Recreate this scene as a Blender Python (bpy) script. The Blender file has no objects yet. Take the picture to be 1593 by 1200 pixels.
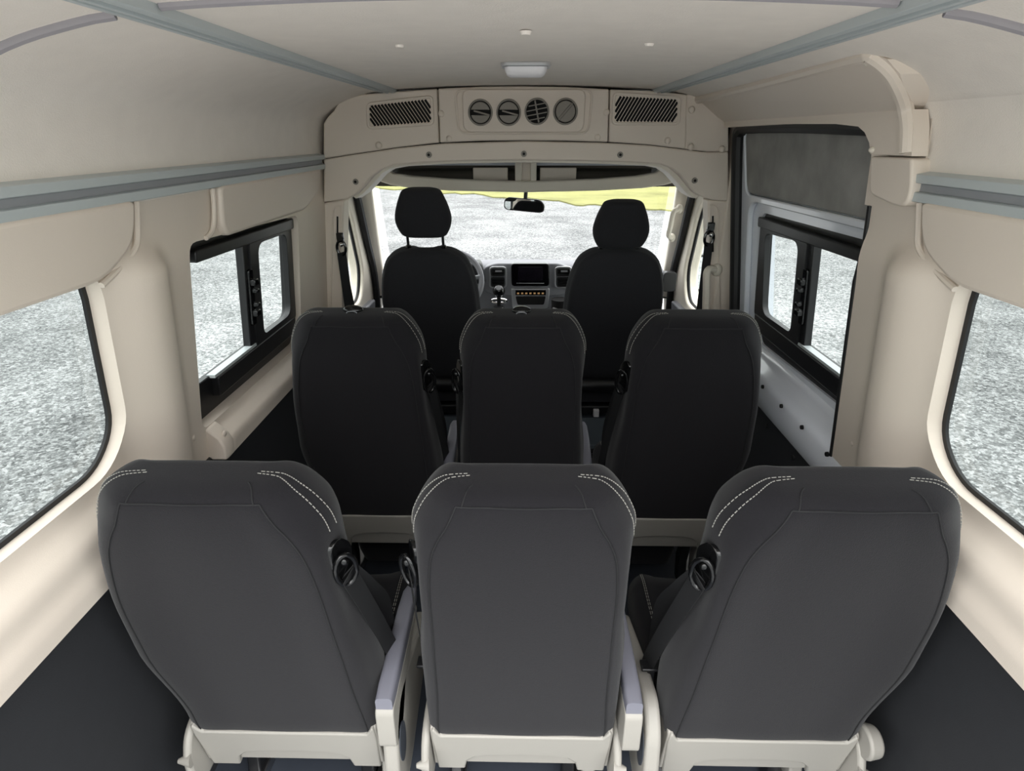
import bpy, bmesh, math, random
from mathutils import Vector, Matrix
random.seed(7)
S = bpy.context.scene
COL = S.collection

# ------------------------------------------------------------------ camera, sky, exposure
CAM_Z = 1.87
FPX, CX, CY = 900.0, 796.5, 600.0
PITCH = math.atan(390 / 900.0)
YAW = math.atan(18.5 / 900 * math.cos(PITCH))
cam = bpy.data.cameras.new('camera')
cam.sensor_fit = 'HORIZONTAL'
cam.sensor_width = 36.0
cam.lens = 36.0 * FPX / 1593.0
cam.clip_start = 0.02
cam.clip_end = 400
camo = bpy.data.objects.new('camera', cam)
COL.objects.link(camo)
camo.location = (0, 0, CAM_Z)
camo.rotation_euler = (math.pi / 2 - PITCH, 0, YAW)
S.camera = camo

world = bpy.data.worlds.new('overcast_sky')
S.world = world
world.use_nodes = True
wn = world.node_tree
wn.nodes.clear()
wo = wn.nodes.new('ShaderNodeOutputWorld')
wb = wn.nodes.new('ShaderNodeBackground')
wb.inputs['Color'].default_value = (0.95, 0.98, 1.0, 1)
wb.inputs['Strength'].default_value = 3.0
wt = wn.nodes.new('ShaderNodeTexCoord'); wsep = wn.nodes.new('ShaderNodeSeparateXYZ'); wr_ = wn.nodes.new('ShaderNodeValToRGB')
wn.links.new(wt.outputs['Generated'], wsep.inputs[0]); wn.links.new(wsep.outputs['Z'], wr_.inputs['Fac'])
for el, (pos, c) in zip((wr_.color_ramp.elements[0], wr_.color_ramp.elements[1], wr_.color_ramp.elements.new(0.30), wr_.color_ramp.elements.new(0.14)),
                        ((0.0, (0.12, 0.14, 0.12, 1)), (1.0, (0.97, 0.99, 1.0, 1)), (0.30, (0.80, 0.82, 0.83, 1)), (0.14, (0.42, 0.45, 0.44, 1)))):
    el.position = pos; el.color = c                                     # dark horizon band, added to curb sideways light; overcast brightening to the zenith
wn.links.new(wr_.outputs[0], wb.inputs['Color'])
wn.links.new(wb.outputs[0], wo.inputs[0])

S.view_settings.view_transform = 'Standard'
S.view_settings.look = 'None'
S.view_settings.gamma = 1
S.view_settings.use_curve_mapping = False
S.view_settings.exposure = 1.6

# ------------------------------------------------------------------ survey helpers: where a sight line meets a real plane of the van
_Fh = Vector((-math.sin(YAW), math.cos(YAW), 0))
_R = Vector((math.cos(YAW), math.sin(YAW), 0))
_F = _Fh * math.cos(PITCH) - Vector((0, 0, math.sin(PITCH)))
_U = _Fh * math.sin(PITCH) + Vector((0, 0, math.cos(PITCH)))
_C = Vector((0, 0, CAM_Z))
def _ray(px, py): return _F + _R * ((px - CX) / FPX) + _U * ((CY - py) / FPX)
def on_y(px, py, y):
    d = _ray(px, py); return _C + d * (y / d.y)
def xz(px, py, y):
    p = on_y(px, py, y); return (p.x, p.z)
def on_wall(px, py, s, x0=0.90, k=0.10):
    d = _ray(px, py); t = (x0 + k * (1.75 - CAM_Z)) / (s * d.x + k * d.z); return _C + d * t
def yz(px, py, s, x0=0.90, k=0.10):
    p = on_wall(px, py, s, x0, k); return (p.y, p.z)
def wall_x(z, x0=0.90, k=0.10): return x0 + k * (1.75 - z)

# ------------------------------------------------------------------ materials
def lin(c):
    r = []
    for v in c:
        v /= 255.0
        r.append(v / 12.92 if v <= 0.04045 else ((v + 0.055) / 1.055) ** 2.4)
    return (r[0], r[1], r[2], 1)
def mat(name, rgb, rough=0.6, metal=0.0, spec=0.5, noise=None, bump=None, coat=0.0, sheen=0.0, emit=None):
    """noise=(scale, amount): albedo mottling of the stuff itself; bump=(scale, strength, kind)"""
    m = bpy.data.materials.new(name); m.use_nodes = True
    nt = m.node_tree; b = nt.nodes['Principled BSDF']
    c = lin(rgb)
    b.inputs['Base Color'].default_value = c
    b.inputs['Roughness'].default_value = rough
    b.inputs['Metallic'].default_value = metal
    b.inputs['Specular IOR Level'].default_value = spec
    b.inputs['Coat Weight'].default_value = coat
    b.inputs['Coat Roughness'].default_value = 0.08
    b.inputs['Sheen Weight'].default_value = sheen
    b.inputs['Sheen Roughness'].default_value = 0.5
    tc = nt.nodes.new('ShaderNodeTexCoord')
    if noise:
        n = nt.nodes.new('ShaderNodeTexNoise'); n.inputs['Scale'].default_value = noise[0]; n.inputs['Detail'].default_value = 4
        r = nt.nodes.new('ShaderNodeMix'); r.data_type = 'RGBA'
        a = noise[1]
        r.inputs['A'].default_value = (c[0] * (1 - a), c[1] * (1 - a), c[2] * (1 - a), 1)
        r.inputs['B'].default_value = (min(1, c[0] * (1 + a)), min(1, c[1] * (1 + a)), min(1, c[2] * (1 + a)), 1)
        nt.links.new(tc.outputs['Object'], n.inputs['Vector'])
        nt.links.new(n.outputs['Fac'], r.inputs['Factor'])
        nt.links.new(r.outputs['Result'], b.inputs['Base Color'])
    if bump:
        if bump[2] == 'noise':
            t = nt.nodes.new('ShaderNodeTexNoise'); t.inputs['Scale'].default_value = bump[0]; t.inputs['Detail'].default_value = 3; o = t.outputs['Fac']
        else:
            t = nt.nodes.new('ShaderNodeTexVoronoi'); t.inputs['Scale'].default_value = bump[0]; o = t.outputs['Distance']
        nt.links.new(tc.outputs['Object'], t.inputs['Vector'])
        bp = nt.nodes.new('ShaderNodeBump'); bp.inputs['Strength'].default_value = bump[1]; bp.inputs['Distance'].default_value = 0.002
        nt.links.new(o, bp.inputs['Height']); nt.links.new(bp.outputs['Normal'], b.inputs['Normal'])
    if emit:
        b.inputs['Emission Color'].default_value = lin(emit[0]); b.inputs['Emission Strength'].default_value = emit[1]
    return m

M = {}
M['beige'] = mat('beige_plastic', (226, 214, 201), 0.5, noise=(3, 0.02), bump=(420, 0.12, 'noise'))
M['beige_light'] = mat('pale_beige_plastic', (158, 154, 147), 0.5, bump=(420, 0.1, 'noise'))
M['beige_cab'] = mat('cab_beige_plastic', (226, 218, 204), 0.5, bump=(420, 0.1, 'noise'))
M['headliner'] = mat('headliner_cloth', (240, 232, 223), 0.95, spec=0.1, noise=(16, 0.05), bump=(330, 0.35, 'noise'))
M['fabric'] = mat('charcoal_seat_cloth', (28, 27, 30), 0.95, spec=0.15, noise=(260, 0.22), bump=(520, 0.35, 'noise'), sheen=0.12)
M['fabric_dark'] = mat('black_seat_cloth', (45, 45, 48), 0.95, spec=0.12, noise=(260, 0.22), bump=(520, 0.35, 'noise'), sheen=0.06)
M['thread'] = mat('pale_stitching', (150, 148, 142), 0.8)
M['seam'] = mat('dark_seam', (26, 26, 28), 0.9)
M['rail'] = mat('anodised_aluminium', (190, 197, 198), 0.45, metal=0.1, spec=0.4)
M['rail_dark'] = mat('rail_groove_grey', (150, 152, 156), 0.5)
M['gasket'] = mat('grey_gasket', (150, 146, 150), 0.6)
M['white'] = mat('white_body_paint', (236, 240, 248), 0.16, coat=0.6)
M['rubber'] = mat('black_rubber', (20, 20, 22), 0.55)
M['black'] = mat('black_plastic', (24, 24, 26), 0.38, bump=(300, 0.08, 'noise'))
M['gloss'] = mat('gloss_black_plastic', (14, 14, 15), 0.12)
M['board'] = mat('dark_side_lining', (44, 45, 48), 0.6, noise=(30, 0.12), bump=(500, 0.15, 'noise'))
M['felt'] = mat('dark_grey_felt', (152, 151, 148), 0.95, spec=0.1, noise=(7, 0.5), bump=(300, 0.4, 'noise'))
M['floor'] = mat('blue_grey_vinyl', (58, 63, 72), 0.55, noise=(60, 0.08))
M['cabgrey'] = mat('cab_floor_grey', (104, 112, 120), 0.55, noise=(60, 0.05))
M['steel'] = mat('steel', (190, 190, 190), 0.28, metal=1.0)
M['chrome'] = mat('chrome', (230, 230, 230), 0.08, metal=1.0)
M['dash'] = mat('grey_dash_plastic', (138, 139, 144), 0.5, bump=(400, 0.12, 'noise'))
M['silver'] = mat('silver_trim', (196, 197, 200), 0.3, metal=0.6)
M['pad'] = mat('lavender_grey_vinyl', (118, 118, 128), 0.5)
M['blind'] = mat('grey_vent_plastic', (138, 132, 124), 0.5)
M['dark'] = mat('dark_recess', (16, 15, 15), 0.9)
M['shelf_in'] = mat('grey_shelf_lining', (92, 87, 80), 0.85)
M['white_pl'] = mat('white_lamp_plastic', (228, 226, 228), 0.35)
M['mirror'] = mat('mirror_glass', (235, 238, 238), 0.02, metal=1.0)
M['screen'] = mat('black_display_glass', (10, 9, 12), 0.06)
M['led'] = mat('amber_button_lights', (170, 135, 100), 0.4, emit=((255, 200, 130), 0.06))
M['webbing'] = mat('black_belt_webbing', (22, 22, 24), 0.7, bump=(700, 0.3, 'noise'))

def glass(name, tint, refl=0.05):
    m = bpy.data.materials.new(name); m.use_nodes = True; nt = m.node_tree; nt.nodes.clear()
    o = nt.nodes.new('ShaderNodeOutputMaterial'); mx = nt.nodes.new('ShaderNodeMixShader')
    t = nt.nodes.new('ShaderNodeBsdfTransparent'); g = nt.nodes.new('ShaderNodeBsdfGlossy')
    t.inputs['Color'].default_value = tint; g.inputs['Roughness'].default_value = 0.02
    mx.inputs['Fac'].default_value = refl
    nt.links.new(t.outputs[0], mx.inputs[1]); nt.links.new(g.outputs[0], mx.inputs[2]); nt.links.new(mx.outputs[0], o.inputs[0])
    return m
M['glass'] = glass('side_window_glass', (0.63, 0.65, 0.645, 1))
M['cab_glass'] = glass('clear_cab_glass', (0.9, 0.92, 0.91, 1))
M['slider_glass'] = glass('sliding_window_glass', (0.73, 0.75, 0.745, 1))
M['windscreen'] = glass('windscreen_glass', (0.79, 0.795, 0.795, 1), 0.03)

def gravel_mat():
    m = bpy.data.materials.new('crushed_gravel'); m.use_nodes = True; nt = m.node_tree; b = nt.nodes['Principled BSDF']
    L = nt.links.new; N = nt.nodes.new
    tc = N('ShaderNodeTexCoord')
    v = N('ShaderNodeTexVoronoi'); v.inputs['Scale'].default_value = 34
    v2 = N('ShaderNodeTexVoronoi'); v2.inputs['Scale'].default_value = 85
    n1 = N('ShaderNodeTexNoise'); n1.inputs['Scale'].default_value = 0.9; n1.inputs['Detail'].default_value = 5
    n2 = N('ShaderNodeTexNoise'); n2.inputs['Scale'].default_value = 14; n2.inputs['Detail'].default_value = 6
    for t in (v, v2, n1, n2): L(tc.outputs['Object'], t.inputs['Vector'])
    sx = N('ShaderNodeSeparateColor'); L(v.outputs['Color'], sx.inputs[0])
    sx2 = N('ShaderNodeSeparateColor'); L(v2.outputs['Color'], sx2.inputs[0])
    a = N('ShaderNodeMath'); a.operation = 'MULTIPLY_ADD'; L(sx.outputs[0], a.inputs[0]); a.inputs[1].default_value = 0.75; L(n1.outputs['Fac'], a.inputs[2])
    a2 = N('ShaderNodeMath'); a2.operation = 'MULTIPLY_ADD'; L(sx2.outputs[0], a2.inputs[0]); a2.inputs[1].default_value = 0.45; L(a.outputs[0], a2.inputs[2])
    a3 = N('ShaderNodeMath'); a3.operation = 'MULTIPLY_ADD'; L(n2.outputs['Fac'], a3.inputs[0]); a3.inputs[1].default_value = 0.35; L(a2.outputs[0], a3.inputs[2])
    r = N('ShaderNodeValToRGB'); e = r.color_ramp.elements
    mr = N('ShaderNodeMapRange'); L(a3.outputs[0], mr.inputs[0]); mr.inputs[1].default_value = 0.62; mr.inputs[2].default_value = 1.92
    L(mr.outputs[0], r.inputs['Fac'])
    e[0].position = 0.0; e[0].color = (0.062,0.064,0.064,1)
    e[1].position = 1.0; e[1].color = (0.54,0.545,0.545,1)
    k = e.new(0.45); k.color = (0.21,0.217,0.216,1)
    L(r.outputs[0], b.inputs['Base Color'])
    b.inputs['Roughness'].default_value = 0.9; b.inputs['Specular IOR Level'].default_value = 0.2
    bp = N('ShaderNodeBump'); bp.inputs['Strength'].default_value = 0.9; bp.inputs['Distance'].default_value = 0.03
    L(a2.outputs[0], bp.inputs['Height']); L(bp.outputs[0], b.inputs['Normal'])
    return m
M['gravel'] = gravel_mat()
M['grass'] = mat('mown_grass', (134, 134, 86), 0.9, spec=0.1, noise=(0.7, 0.5), bump=(40, 0.8, 'noise'))

# ------------------------------------------------------------------ object helpers
def prop(o, label=None, cat=None, group=None, kind=None):
    if label: o['label'] = label
    if cat: o['category'] = cat
    if group: o['group'] = group
    if kind: o['kind'] = kind
    return o
def empty(name, loc=(0, 0, 0), label=None, cat=None, group=None, kind=None):
    o = bpy.data.objects.new(name, None); o.location = loc; o.empty_display_size = 0.05; COL.objects.link(o)
    return prop(o, label, cat, group, kind)
def link(name, me, parent=None, mat_=None, bevel=0.0, seg=2):
    o = bpy.data.objects.new(name, me); COL.objects.link(o)
    if mat_ is not None and not me.materials: me.materials.append(mat_)
    if parent is not None: o.parent = parent
    if bevel:
        b = o.modifiers.new('bevel', 'BEVEL'); b.width = bevel; b.segments = seg; b.limit_method = 'ANGLE'; b.angle_limit = math.radians(38)
        b.harden_normals = False
    return o
def finish(bm, name, smooth=35):
    bmesh.ops.recalc_face_normals(bm, faces=bm.faces[:])
    me = bpy.data.meshes.new(name); bm.to_mesh(me); bm.free()
    if smooth:
        me.polygons.foreach_set('use_smooth', [True] * len(me.polygons))
        me.set_sharp_from_angle(angle=math.radians(smooth))
    return me
def obj(name, bm, m, parent=None, bevel=0.0, smooth=35, seg=2):
    return link(name, finish(bm, name, smooth), parent, m, bevel, seg)

def box(bm, c, s, rot=None):
    r = bmesh.ops.create_cube(bm, size=1.0)
    vs = r['verts']
    mtx = Matrix.Translation(c) @ (rot if rot else Matrix()) @ Matrix.Diagonal((s[0], s[1], s[2], 1))
    bmesh.ops.transform(bm, matrix=mtx, verts=vs)
    return vs
def cyl(bm, p0, p1, r, r2=None, n=16):
    p0, p1 = Vector(p0), Vector(p1); d = p1 - p0
    rr = bmesh.ops.create_cone(bm, cap_ends=True, segments=n, radius1=r, radius2=r if r2 is None else r2, depth=d.length)
    q = d.to_track_quat('Z', 'Y').to_matrix().to_4x4()
    bmesh.ops.transform(bm, matrix=Matrix.Translation((p0 + p1) / 2) @ q, verts=rr['verts'])
    return rr['verts']
def ball(bm, c, r, sc=(1, 1, 1), n=16):
    rr = bmesh.ops.create_uvsphere(bm, u_segments=n, v_segments=max(6, n // 2), radius=r)
    bmesh.ops.transform(bm, matrix=Matrix.Translation(c) @ Matrix.Diagonal((*sc, 1)), verts=rr['verts'])
    return rr['verts']
def catmull(pts, n=6, closed=False):
    P = [Vector(p) for p in pts]; out = []; N = len(P)
    rng = N if closed else N - 1
    for i in range(rng):
        if closed: a, b, c, d = P[(i - 1) % N], P[i], P[(i + 1) % N], P[(i + 2) % N]
        else: a, b, c, d = P[max(i - 1, 0)], P[i], P[i + 1], P[min(i + 2, N - 1)]
        for k in range(n):
            t = k / n
            out.append(0.5 * ((2 * b) + (c - a) * t + (2 * a - 5 * b + 4 * c - d) * t * t + (3 * b - a - 3 * c + d) * t ** 3))
    if not closed: out.append(P[-1])
    return out
def tube(bm, pts, r, n=8, closed=False, flat=1.0):
    P = [Vector(p) for p in pts]; rings = []; N = len(P); up = None
    for i, p in enumerate(P):
        a = P[(i - 1) % N] if (closed or i) else p
        b = P[(i + 1) % N] if (closed or i < N - 1) else p
        t = (b - a).normalized()
        if up is None:
            up = Vector((0, 0, 1)) if abs(t.z) < 0.9 else Vector((0, 1, 0))
        u = (up - t * up.dot(t)).normalized(); v = t.cross(u); up = u
        rings.append([bm.verts.new(p + (u * math.cos(2 * math.pi * k / n) + v * math.sin(2 * math.pi * k / n) * flat) * r) for k in range(n)])
    for i in range(N if closed else N - 1):
        A, B = rings[i], rings[(i + 1) % N]
        for k in range(n): bm.faces.new((A[k], A[(k + 1) % n], B[(k + 1) % n], B[k]))
    if not closed:
        bm.faces.new(rings[0][::-1]); bm.faces.new(rings[-1])
def ribbon(bm, pts, w, wdir, th=0.002):
    """a strap: centre line pts, width along wdir"""
    P = [Vector(p) for p in pts]; rings = []
    for i, p in enumerate(P):
        t = (P[min(i + 1, len(P) - 1)] - P[max(i - 1, 0)]).normalized()
        wd = wdir[i] if isinstance(wdir, list) else wdir
        wv = Vector(wd); wv = (wv - t * wv.dot(t)).normalized(); nn = t.cross(wv)
        rings.append([bm.verts.new(p + wv * sx * w / 2 + nn * sy * th / 2) for sx, sy in ((-1, -1), (1, -1), (1, 1), (-1, 1))])
    for A, B in zip(rings, rings[1:]):
        for k in range(4): bm.faces.new((A[k], A[(k + 1) % 4], B[(k + 1) % 4], B[k]))
    bm.faces.new(rings[0][::-1]); bm.faces.new(rings[-1])
def rrect(u0, v0, u1, v1, r, n=5):
    pts = []
    for cu, cv, a0 in ((u1 - r, v1 - r, 0), (u0 + r, v1 - r, 90), (u0 + r, v0 + r, 180), (u1 - r, v0 + r, 270)):
        for k in range(n + 1):
            a = math.radians(a0 + 90 * k / n); pts.append((cu + r * math.cos(a), cv + r * math.sin(a)))
    return pts
def round_poly(pts, r, n=5):
    """2-D polygon with its corners rounded; r a number or one per corner"""
    out = []; N = len(pts)
    for i in range(N):
        p = Vector(pts[i]); a = Vector(pts[i - 1]); b = Vector(pts[(i + 1) % N])
        ri = r[i] if isinstance(r, (list, tuple)) else r
        if ri <= 0: out.append((p.x, p.y)); continue
        da, db = (a - p), (b - p); d = min(ri, da.length * 0.49, db.length * 0.49)
        s, e = p + da.normalized() * d, p + db.normalized() * d
        for k in range(n + 1):
            t = k / n; q = s * (1 - t) ** 2 + p * 2 * t * (1 - t) + e * t * t; out.append((q.x, q.y))
    return out
def ellipse(cu, cv, ru, rv, n=24, a0=0):
    return [(cu + ru * math.cos(2 * math.pi * k / n + a0), cv + rv * math.sin(2 * math.pi * k / n + a0)) for k in range(n)]
def plate(bm, outer, holes, f, d0, d1):
    """slab between depths d0 and d1; f(u, v, d) -> point"""
    loops = [outer] + list(holes)
    def cap(d):
        edges = []; rings = []
        for L in loops:
            vs = [bm.verts.new(f(u, v, d)) for u, v in L]; rings.append(vs)
            edges += [bm.edges.new((vs[i], vs[(i + 1) % len(vs)])) for i in range(len(vs))]
        if holes: bmesh.ops.triangle_fill(bm, edges=edges, use_beauty=True, use_dissolve=False)
        else: bm.faces.new(rings[0])
        return rings
    A = cap(d0); B = cap(d1)
    for ra, rb in zip(A, B):
        n = len(ra)
        for i in range(n): bm.faces.new((ra[i], ra[(i + 1) % n], rb[(i + 1) % n], rb[i]))
def sweep_y(bm, prof, ys):
    """closed (x, z) profile carried along y"""
    rings = [[bm.verts.new((x, y, z)) for x, z in prof] for y in ys]; n = len(prof)
    for A, B in zip(rings, rings[1:]):
        for i in range(n): bm.faces.new((A[i], A[(i + 1) % n], B[(i + 1) % n], B[i]))
    bm.faces.new(rings[0]); bm.faces.new(rings[-1][::-1])
def sweep_path(bm, secs):
    """list of equal closed rings of 3-D points"""
    rings = [[bm.verts.new(p) for p in s] for s in secs]; n = len(rings[0])
    for A, B in zip(rings, rings[1:]):
        for i in range(n): bm.faces.new((A[i], A[(i + 1) % n], B[(i + 1) % n], B[i]))
    bm.faces.new(rings[0][::-1]); bm.faces.new(rings[-1])
fXZ = lambda y0: (lambda u, v, d: (u, y0 + d, v))                       # d runs forward
def fW(s, x0=0.90, k=0.10): return lambda u, v, d: (s * (wall_x(v, x0, k) + d), u, v)   # d runs outward
def sm(a, b, x):
    t = max(0.0, min(1.0, (x - a) / (b - a))); return t * t * (3 - 2 * t)
def new(): return bmesh.new()

# ================================================================== GROUND
GZ = -0.62
bm = new(); bmesh.ops.create_grid(bm, x_segments=2, y_segments=2, size=140)
bmesh.ops.translate(bm, vec=(0, 60, GZ), verts=bm.verts[:])
prop(obj('ground', bm, M['gravel'], smooth=0), kind='structure')
edge = [(-60, 62), (-30, 43), (-12, 33.5), (-5.5, 29.8), (-2.8, 27.6), (1.2, 24.4), (3.3, 22.8), (5.2, 21.6), (8, 19.5), (20, 14), (60, 2)]
gpts = []                                                              # ragged near edge of the verge
for (xa, ya), (xb, yb) in zip(edge, edge[1:]):
    for k in range(8):
        x = xa + (xb - xa) * k / 8; gpts.append((x, ya + (yb - ya) * k / 8 + 0.5 * math.sin(x * 2.1) + 0.4 * math.sin(x * 5.3)))
bm = new(); plate(bm, gpts + [(90, 150), (-60, 150)], [], lambda u, v, d: (u, v, GZ + d), 0.002, 0.05)
prop(obj('grass', bm, M['grass'], smooth=0), 'yellow-green grass verge beyond the gravel, seen through the windscreen', 'grass', kind='stuff')

# ================================================================== VAN SHELL
YR, YB = 0.30, 2.76            # rear opening, bulkhead
# floor and lower structure
bm = new(); box(bm, (0, (YR + 3.05) / 2, -0.03), (2.06, 3.05 - YR, 0.06))
prop(obj('floor', bm, M['floor']), kind='structure')
# ceiling: headliner shell
prof_in = catmull([(0, 2.062), (0.30, 2.058), (0.58, 2.045), (0.70, 2.022), (0.80, 1.985), (0.872, 1.935), (0.893, 1.87), (0.90, 1.80), (0.902, 1.725)], 4)
half = [(p.x, p.y) for p in prof_in]
inner = [(-x, z) for x, z in half[::-1]] + half[1:]
outer = [(x * 1.06, z + 0.05 if abs(x) < 0.8 else z) for x, z in inner]
ncut = max(i for i, p in enumerate(inner) if p[1] > 1.925 and p[0] > 0)
ys_ = [YR + (YB + 0.06 - YR) * i / 30 for i in range(31)]
bm = new(); sweep_y(bm, inner[:ncut + 1] + outer[:ncut + 1][::-1], ys_)
sweep_y(bm, inner[ncut:] + outer[ncut:][::-1], [y for y in ys_ if y < 1.40] + [1.50])      # stops at the sliding door
ceil = prop(obj('ceiling', bm, M['headliner'], smooth=50), kind='structure')
def roof_z(x):
    for a, b in zip(half, half[1:]):
        if a[0] <= abs(x) <= b[0]: return a[1] + (b[1] - a[1]) * (abs(x) - a[0]) / max(1e-6, b[0] - a[0])
    return half[-1][1]
# cross seam gasket of the headliner (middle and both sides)
def rib(pts, name):
    bm = new(); ring = []
    for (x, z), y in pts: ring.append(Vector((x, y, z)))
    tube(bm, ring, 0.011, 8, flat=0.7); return obj(name, bm, M['gasket'], ceil)
mid = [((x, roof_z(x) + 0.002), 1.0) for x in [-0.54 + 1.08 * i / 16 for i in range(17)]]
rib(mid, 'seam_gasket')
for s in (-1, 1):
    sp = [p for p in half if p[0] > 0.60 and p[1] > 1.90]
    sidepts = [((s * (x - 0.001), z), 1.02 - 0.07 * (x - 0.6) / 0.3) for x, z in sp]
    rib(sidepts, 'seam_gasket')
# little dimples / buttons in the headliner
for px, py in ((622, 72), (818, 52), (1010, 70)):
    d = _ray(px, py); p = _C + d * ((2.056 - CAM_Z) / d.z)
    bm = new(); cyl(bm, (p.x, p.y, p.z + 0.004), (p.x, p.y, p.z - 0.003), 0.012, 0.009); obj('button', bm, M['headliner'], ceil)

# outer roof over the cab
bm = new()
sweep_y(bm, [(-0.98, 2.0), (-0.85, 2.10), (0.85, 2.10), (0.98, 2.0), (0.98, 2.03), (0.85, 2.14), (-0.85, 2.14), (-0.98, 2.03)], [2.7, 2.85])
for v in list(bm.verts):
    pass
plate(bm, [(2.8, 2.14), (3.0, 2.12), (3.33, 1.80), (3.36, 1.72), (3.30, 1.72), (2.96, 2.07), (2.8, 2.09)], [], lambda u, v, d: (d, u, v), -0.97, 0.97)
prop(obj('roof', bm, M['white']), kind='structure')

# ---- side walls: moulded beige lining, a real slab with its window openings
def lining(s, y0, y1, openings, name):
    def g(y, z):
        pil = 0.055 * sm(1.20, 1.35, y) * (1 - 0.75 * sm(1.37, 1.47, y)) * sm(1.655, 1.56, z)
        foot = 1 - sm(1.34, 1.42, y)
        if s < 0: foot += sm(1.55, 1.60, y)
        k = sm(1.13, 1.06, z) if y < 1.42 else sm(1.045, 1.0, z)
        sill = (0.050 * k + 0.012 * sm(1.02, 0.985, z)) * foot
        return max(pil, sill)
    ny, nz = int((y1 - y0) / 0.016), int((1.76 - 0.94) / 0.016)
    bm = new(); A = []; B = []
    for i in range(ny + 1):
        y = y0 + (y1 - y0) * i / ny; A.append([]); B.append([])
        for j in range(nz + 1):
            z = 0.94 + (1.76 - 0.94) * j / nz
            A[-1].append(bm.verts.new((s * (wall_x(z) - g(y, z)), y, z)))
            B[-1].append(bm.verts.new((s * (wall_x(z) + 0.032), y, z)))
    for i in range(ny):
        for j in range(nz):
            bm.faces.new((A[i][j], A[i + 1][j], A[i + 1][j + 1], A[i][j + 1]))
            bm.faces.new((B[i][j], B[i][j + 1], B[i + 1][j + 1], B[i + 1][j]))
    for i in range(ny):
        bm.faces.new((A[i][0], B[i][0], B[i + 1][0], A[i + 1][0])); bm.faces.new((A[i][nz], A[i + 1][nz], B[i + 1][nz], B[i][nz]))
    for j in range(nz):
        bm.faces.new((A[0][j], A[0][j + 1], B[0][j + 1], B[0][j])); bm.faces.new((A[ny][j], B[ny][j], B[ny][j + 1], A[ny][j + 1]))
    o = obj(name, bm, M['beige'], smooth=60)
    bc = new()
    for poly in openings: plate(bc, poly, [], lambda u, v, d: (s * d, u, v), 0.6, 1.4)
    c = obj('cutter', bc, M['beige'], smooth=0)
    md = o.modifiers.new('openings', 'BOOLEAN'); md.operation = 'DIFFERENCE'; md.object = c; md.solver = 'EXACT'
    dg = bpy.context.evaluated_depsgraph_get()
    me = bpy.data.meshes.new_from_object(o.evaluated_get(dg))
    o.modifiers.clear(); o.data = me
    bpy.data.objects.remove(c)
    me.polygons.foreach_set('use_smooth', [True] * len(me.polygons)); me.set_sharp_from_angle(angle=math.radians(50))
    return prop(o, kind='structure')
W1 = round_poly([(0.5, 1.145), (1.14, 1.145), (1.225, 1.22), (1.222, 1.63), (0.5, 1.63)], [0.08, 0.08, 0.08, 0.09, 0.08])
W2 = round_poly([(1.518, 1.055), (2.36, 1.045), (2.385, 1.575), (1.565, 1.60)], [0.04, 0.04, 0.04, 0.05])
wl = lining(-1, YR, YB + 0.05, [W1, W2], 'wall_left')
wr = lining(1, YR, 1.585, [W1], 'wall_right')

# raised top mouldings that hang over the windows, with their seam and screw cap
def moulding(n, s, poly, rad):
    bm = new(); plate(bm, round_poly(poly, rad), [], fW(s), -0.030, 0.004)
    o = obj('trim_%d' % n, bm, M['beige'], bevel=0.010, seg=3); prop(o, kind='structure'); return o
t1 = moulding(1, -1, [(YR, 1.735), (1.345, 1.735), (1.318, 1.640), (1.20, 1.585), (YR, 1.585)], [0, 0.02, 0.07, 0.05, 0])
t2 = moulding(2, -1, [(1.742, 1.735), (2.64, 1.735), (2.62, 1.655), (2.44, 1.590), (1.76, 1.590), (1.735, 1.625)], [0.02, 0.02, 0.05, 0.05, 0.03, 0.03])
t3 = moulding(3, 1, [(YR, 1.735), (1.345, 1.735), (1.318, 1.640), (1.20, 1.585), (YR, 1.585)], [0, 0.02, 0.07, 0.05, 0])
def seam_tube(s, pts, parent, name='seam', r=0.007, off=-0.012, m='beige'):
    bm = new(); tube(bm, catmull([(s * (wall_x(z) + off), y, z) for y, z in pts], 5), r, 8); return obj(name, bm, M[m], parent)
seam_tube(-1, [(1.372, 1.73), (1.362, 1.68), (1.345, 1.632), (1.28, 1.598), (1.21, 1.573)], t1)
seam_tube(-1, [(1.728, 1.73), (1.722, 1.66), (1.700, 1.615), (1.66, 1.60)], t2)
seam_tube(1, [(1.372, 1.73), (1.362, 1.68), (1.345, 1.632), (1.28, 1.598), (1.21, 1.573)], t3)
def cap_screw(s, y, z, parent, off=0.0, r=0.011):
    bm = new(); x = s * (wall_x(z) + off)
    ball(bm, (x, y, z), r, (0.55, 1, 1), 14); return obj('screw_cap', bm, M['beige'], parent)
cap_screw(-1, 1.385, 1.717, t1); cap_screw(1, 1.385, 1.717, t3); cap_screw(-1, 1.742, 1.722, t2)
cap_screw(-1, 1.475, 1.545, wl, -0.008); cap_screw(-1, 1.468, 1.06, wl, -0.012); cap_screw(1, 1.475, 1.545, wr, -0.008); cap_screw(1, 1.49, 1.05, wr, -0.010)
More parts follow.
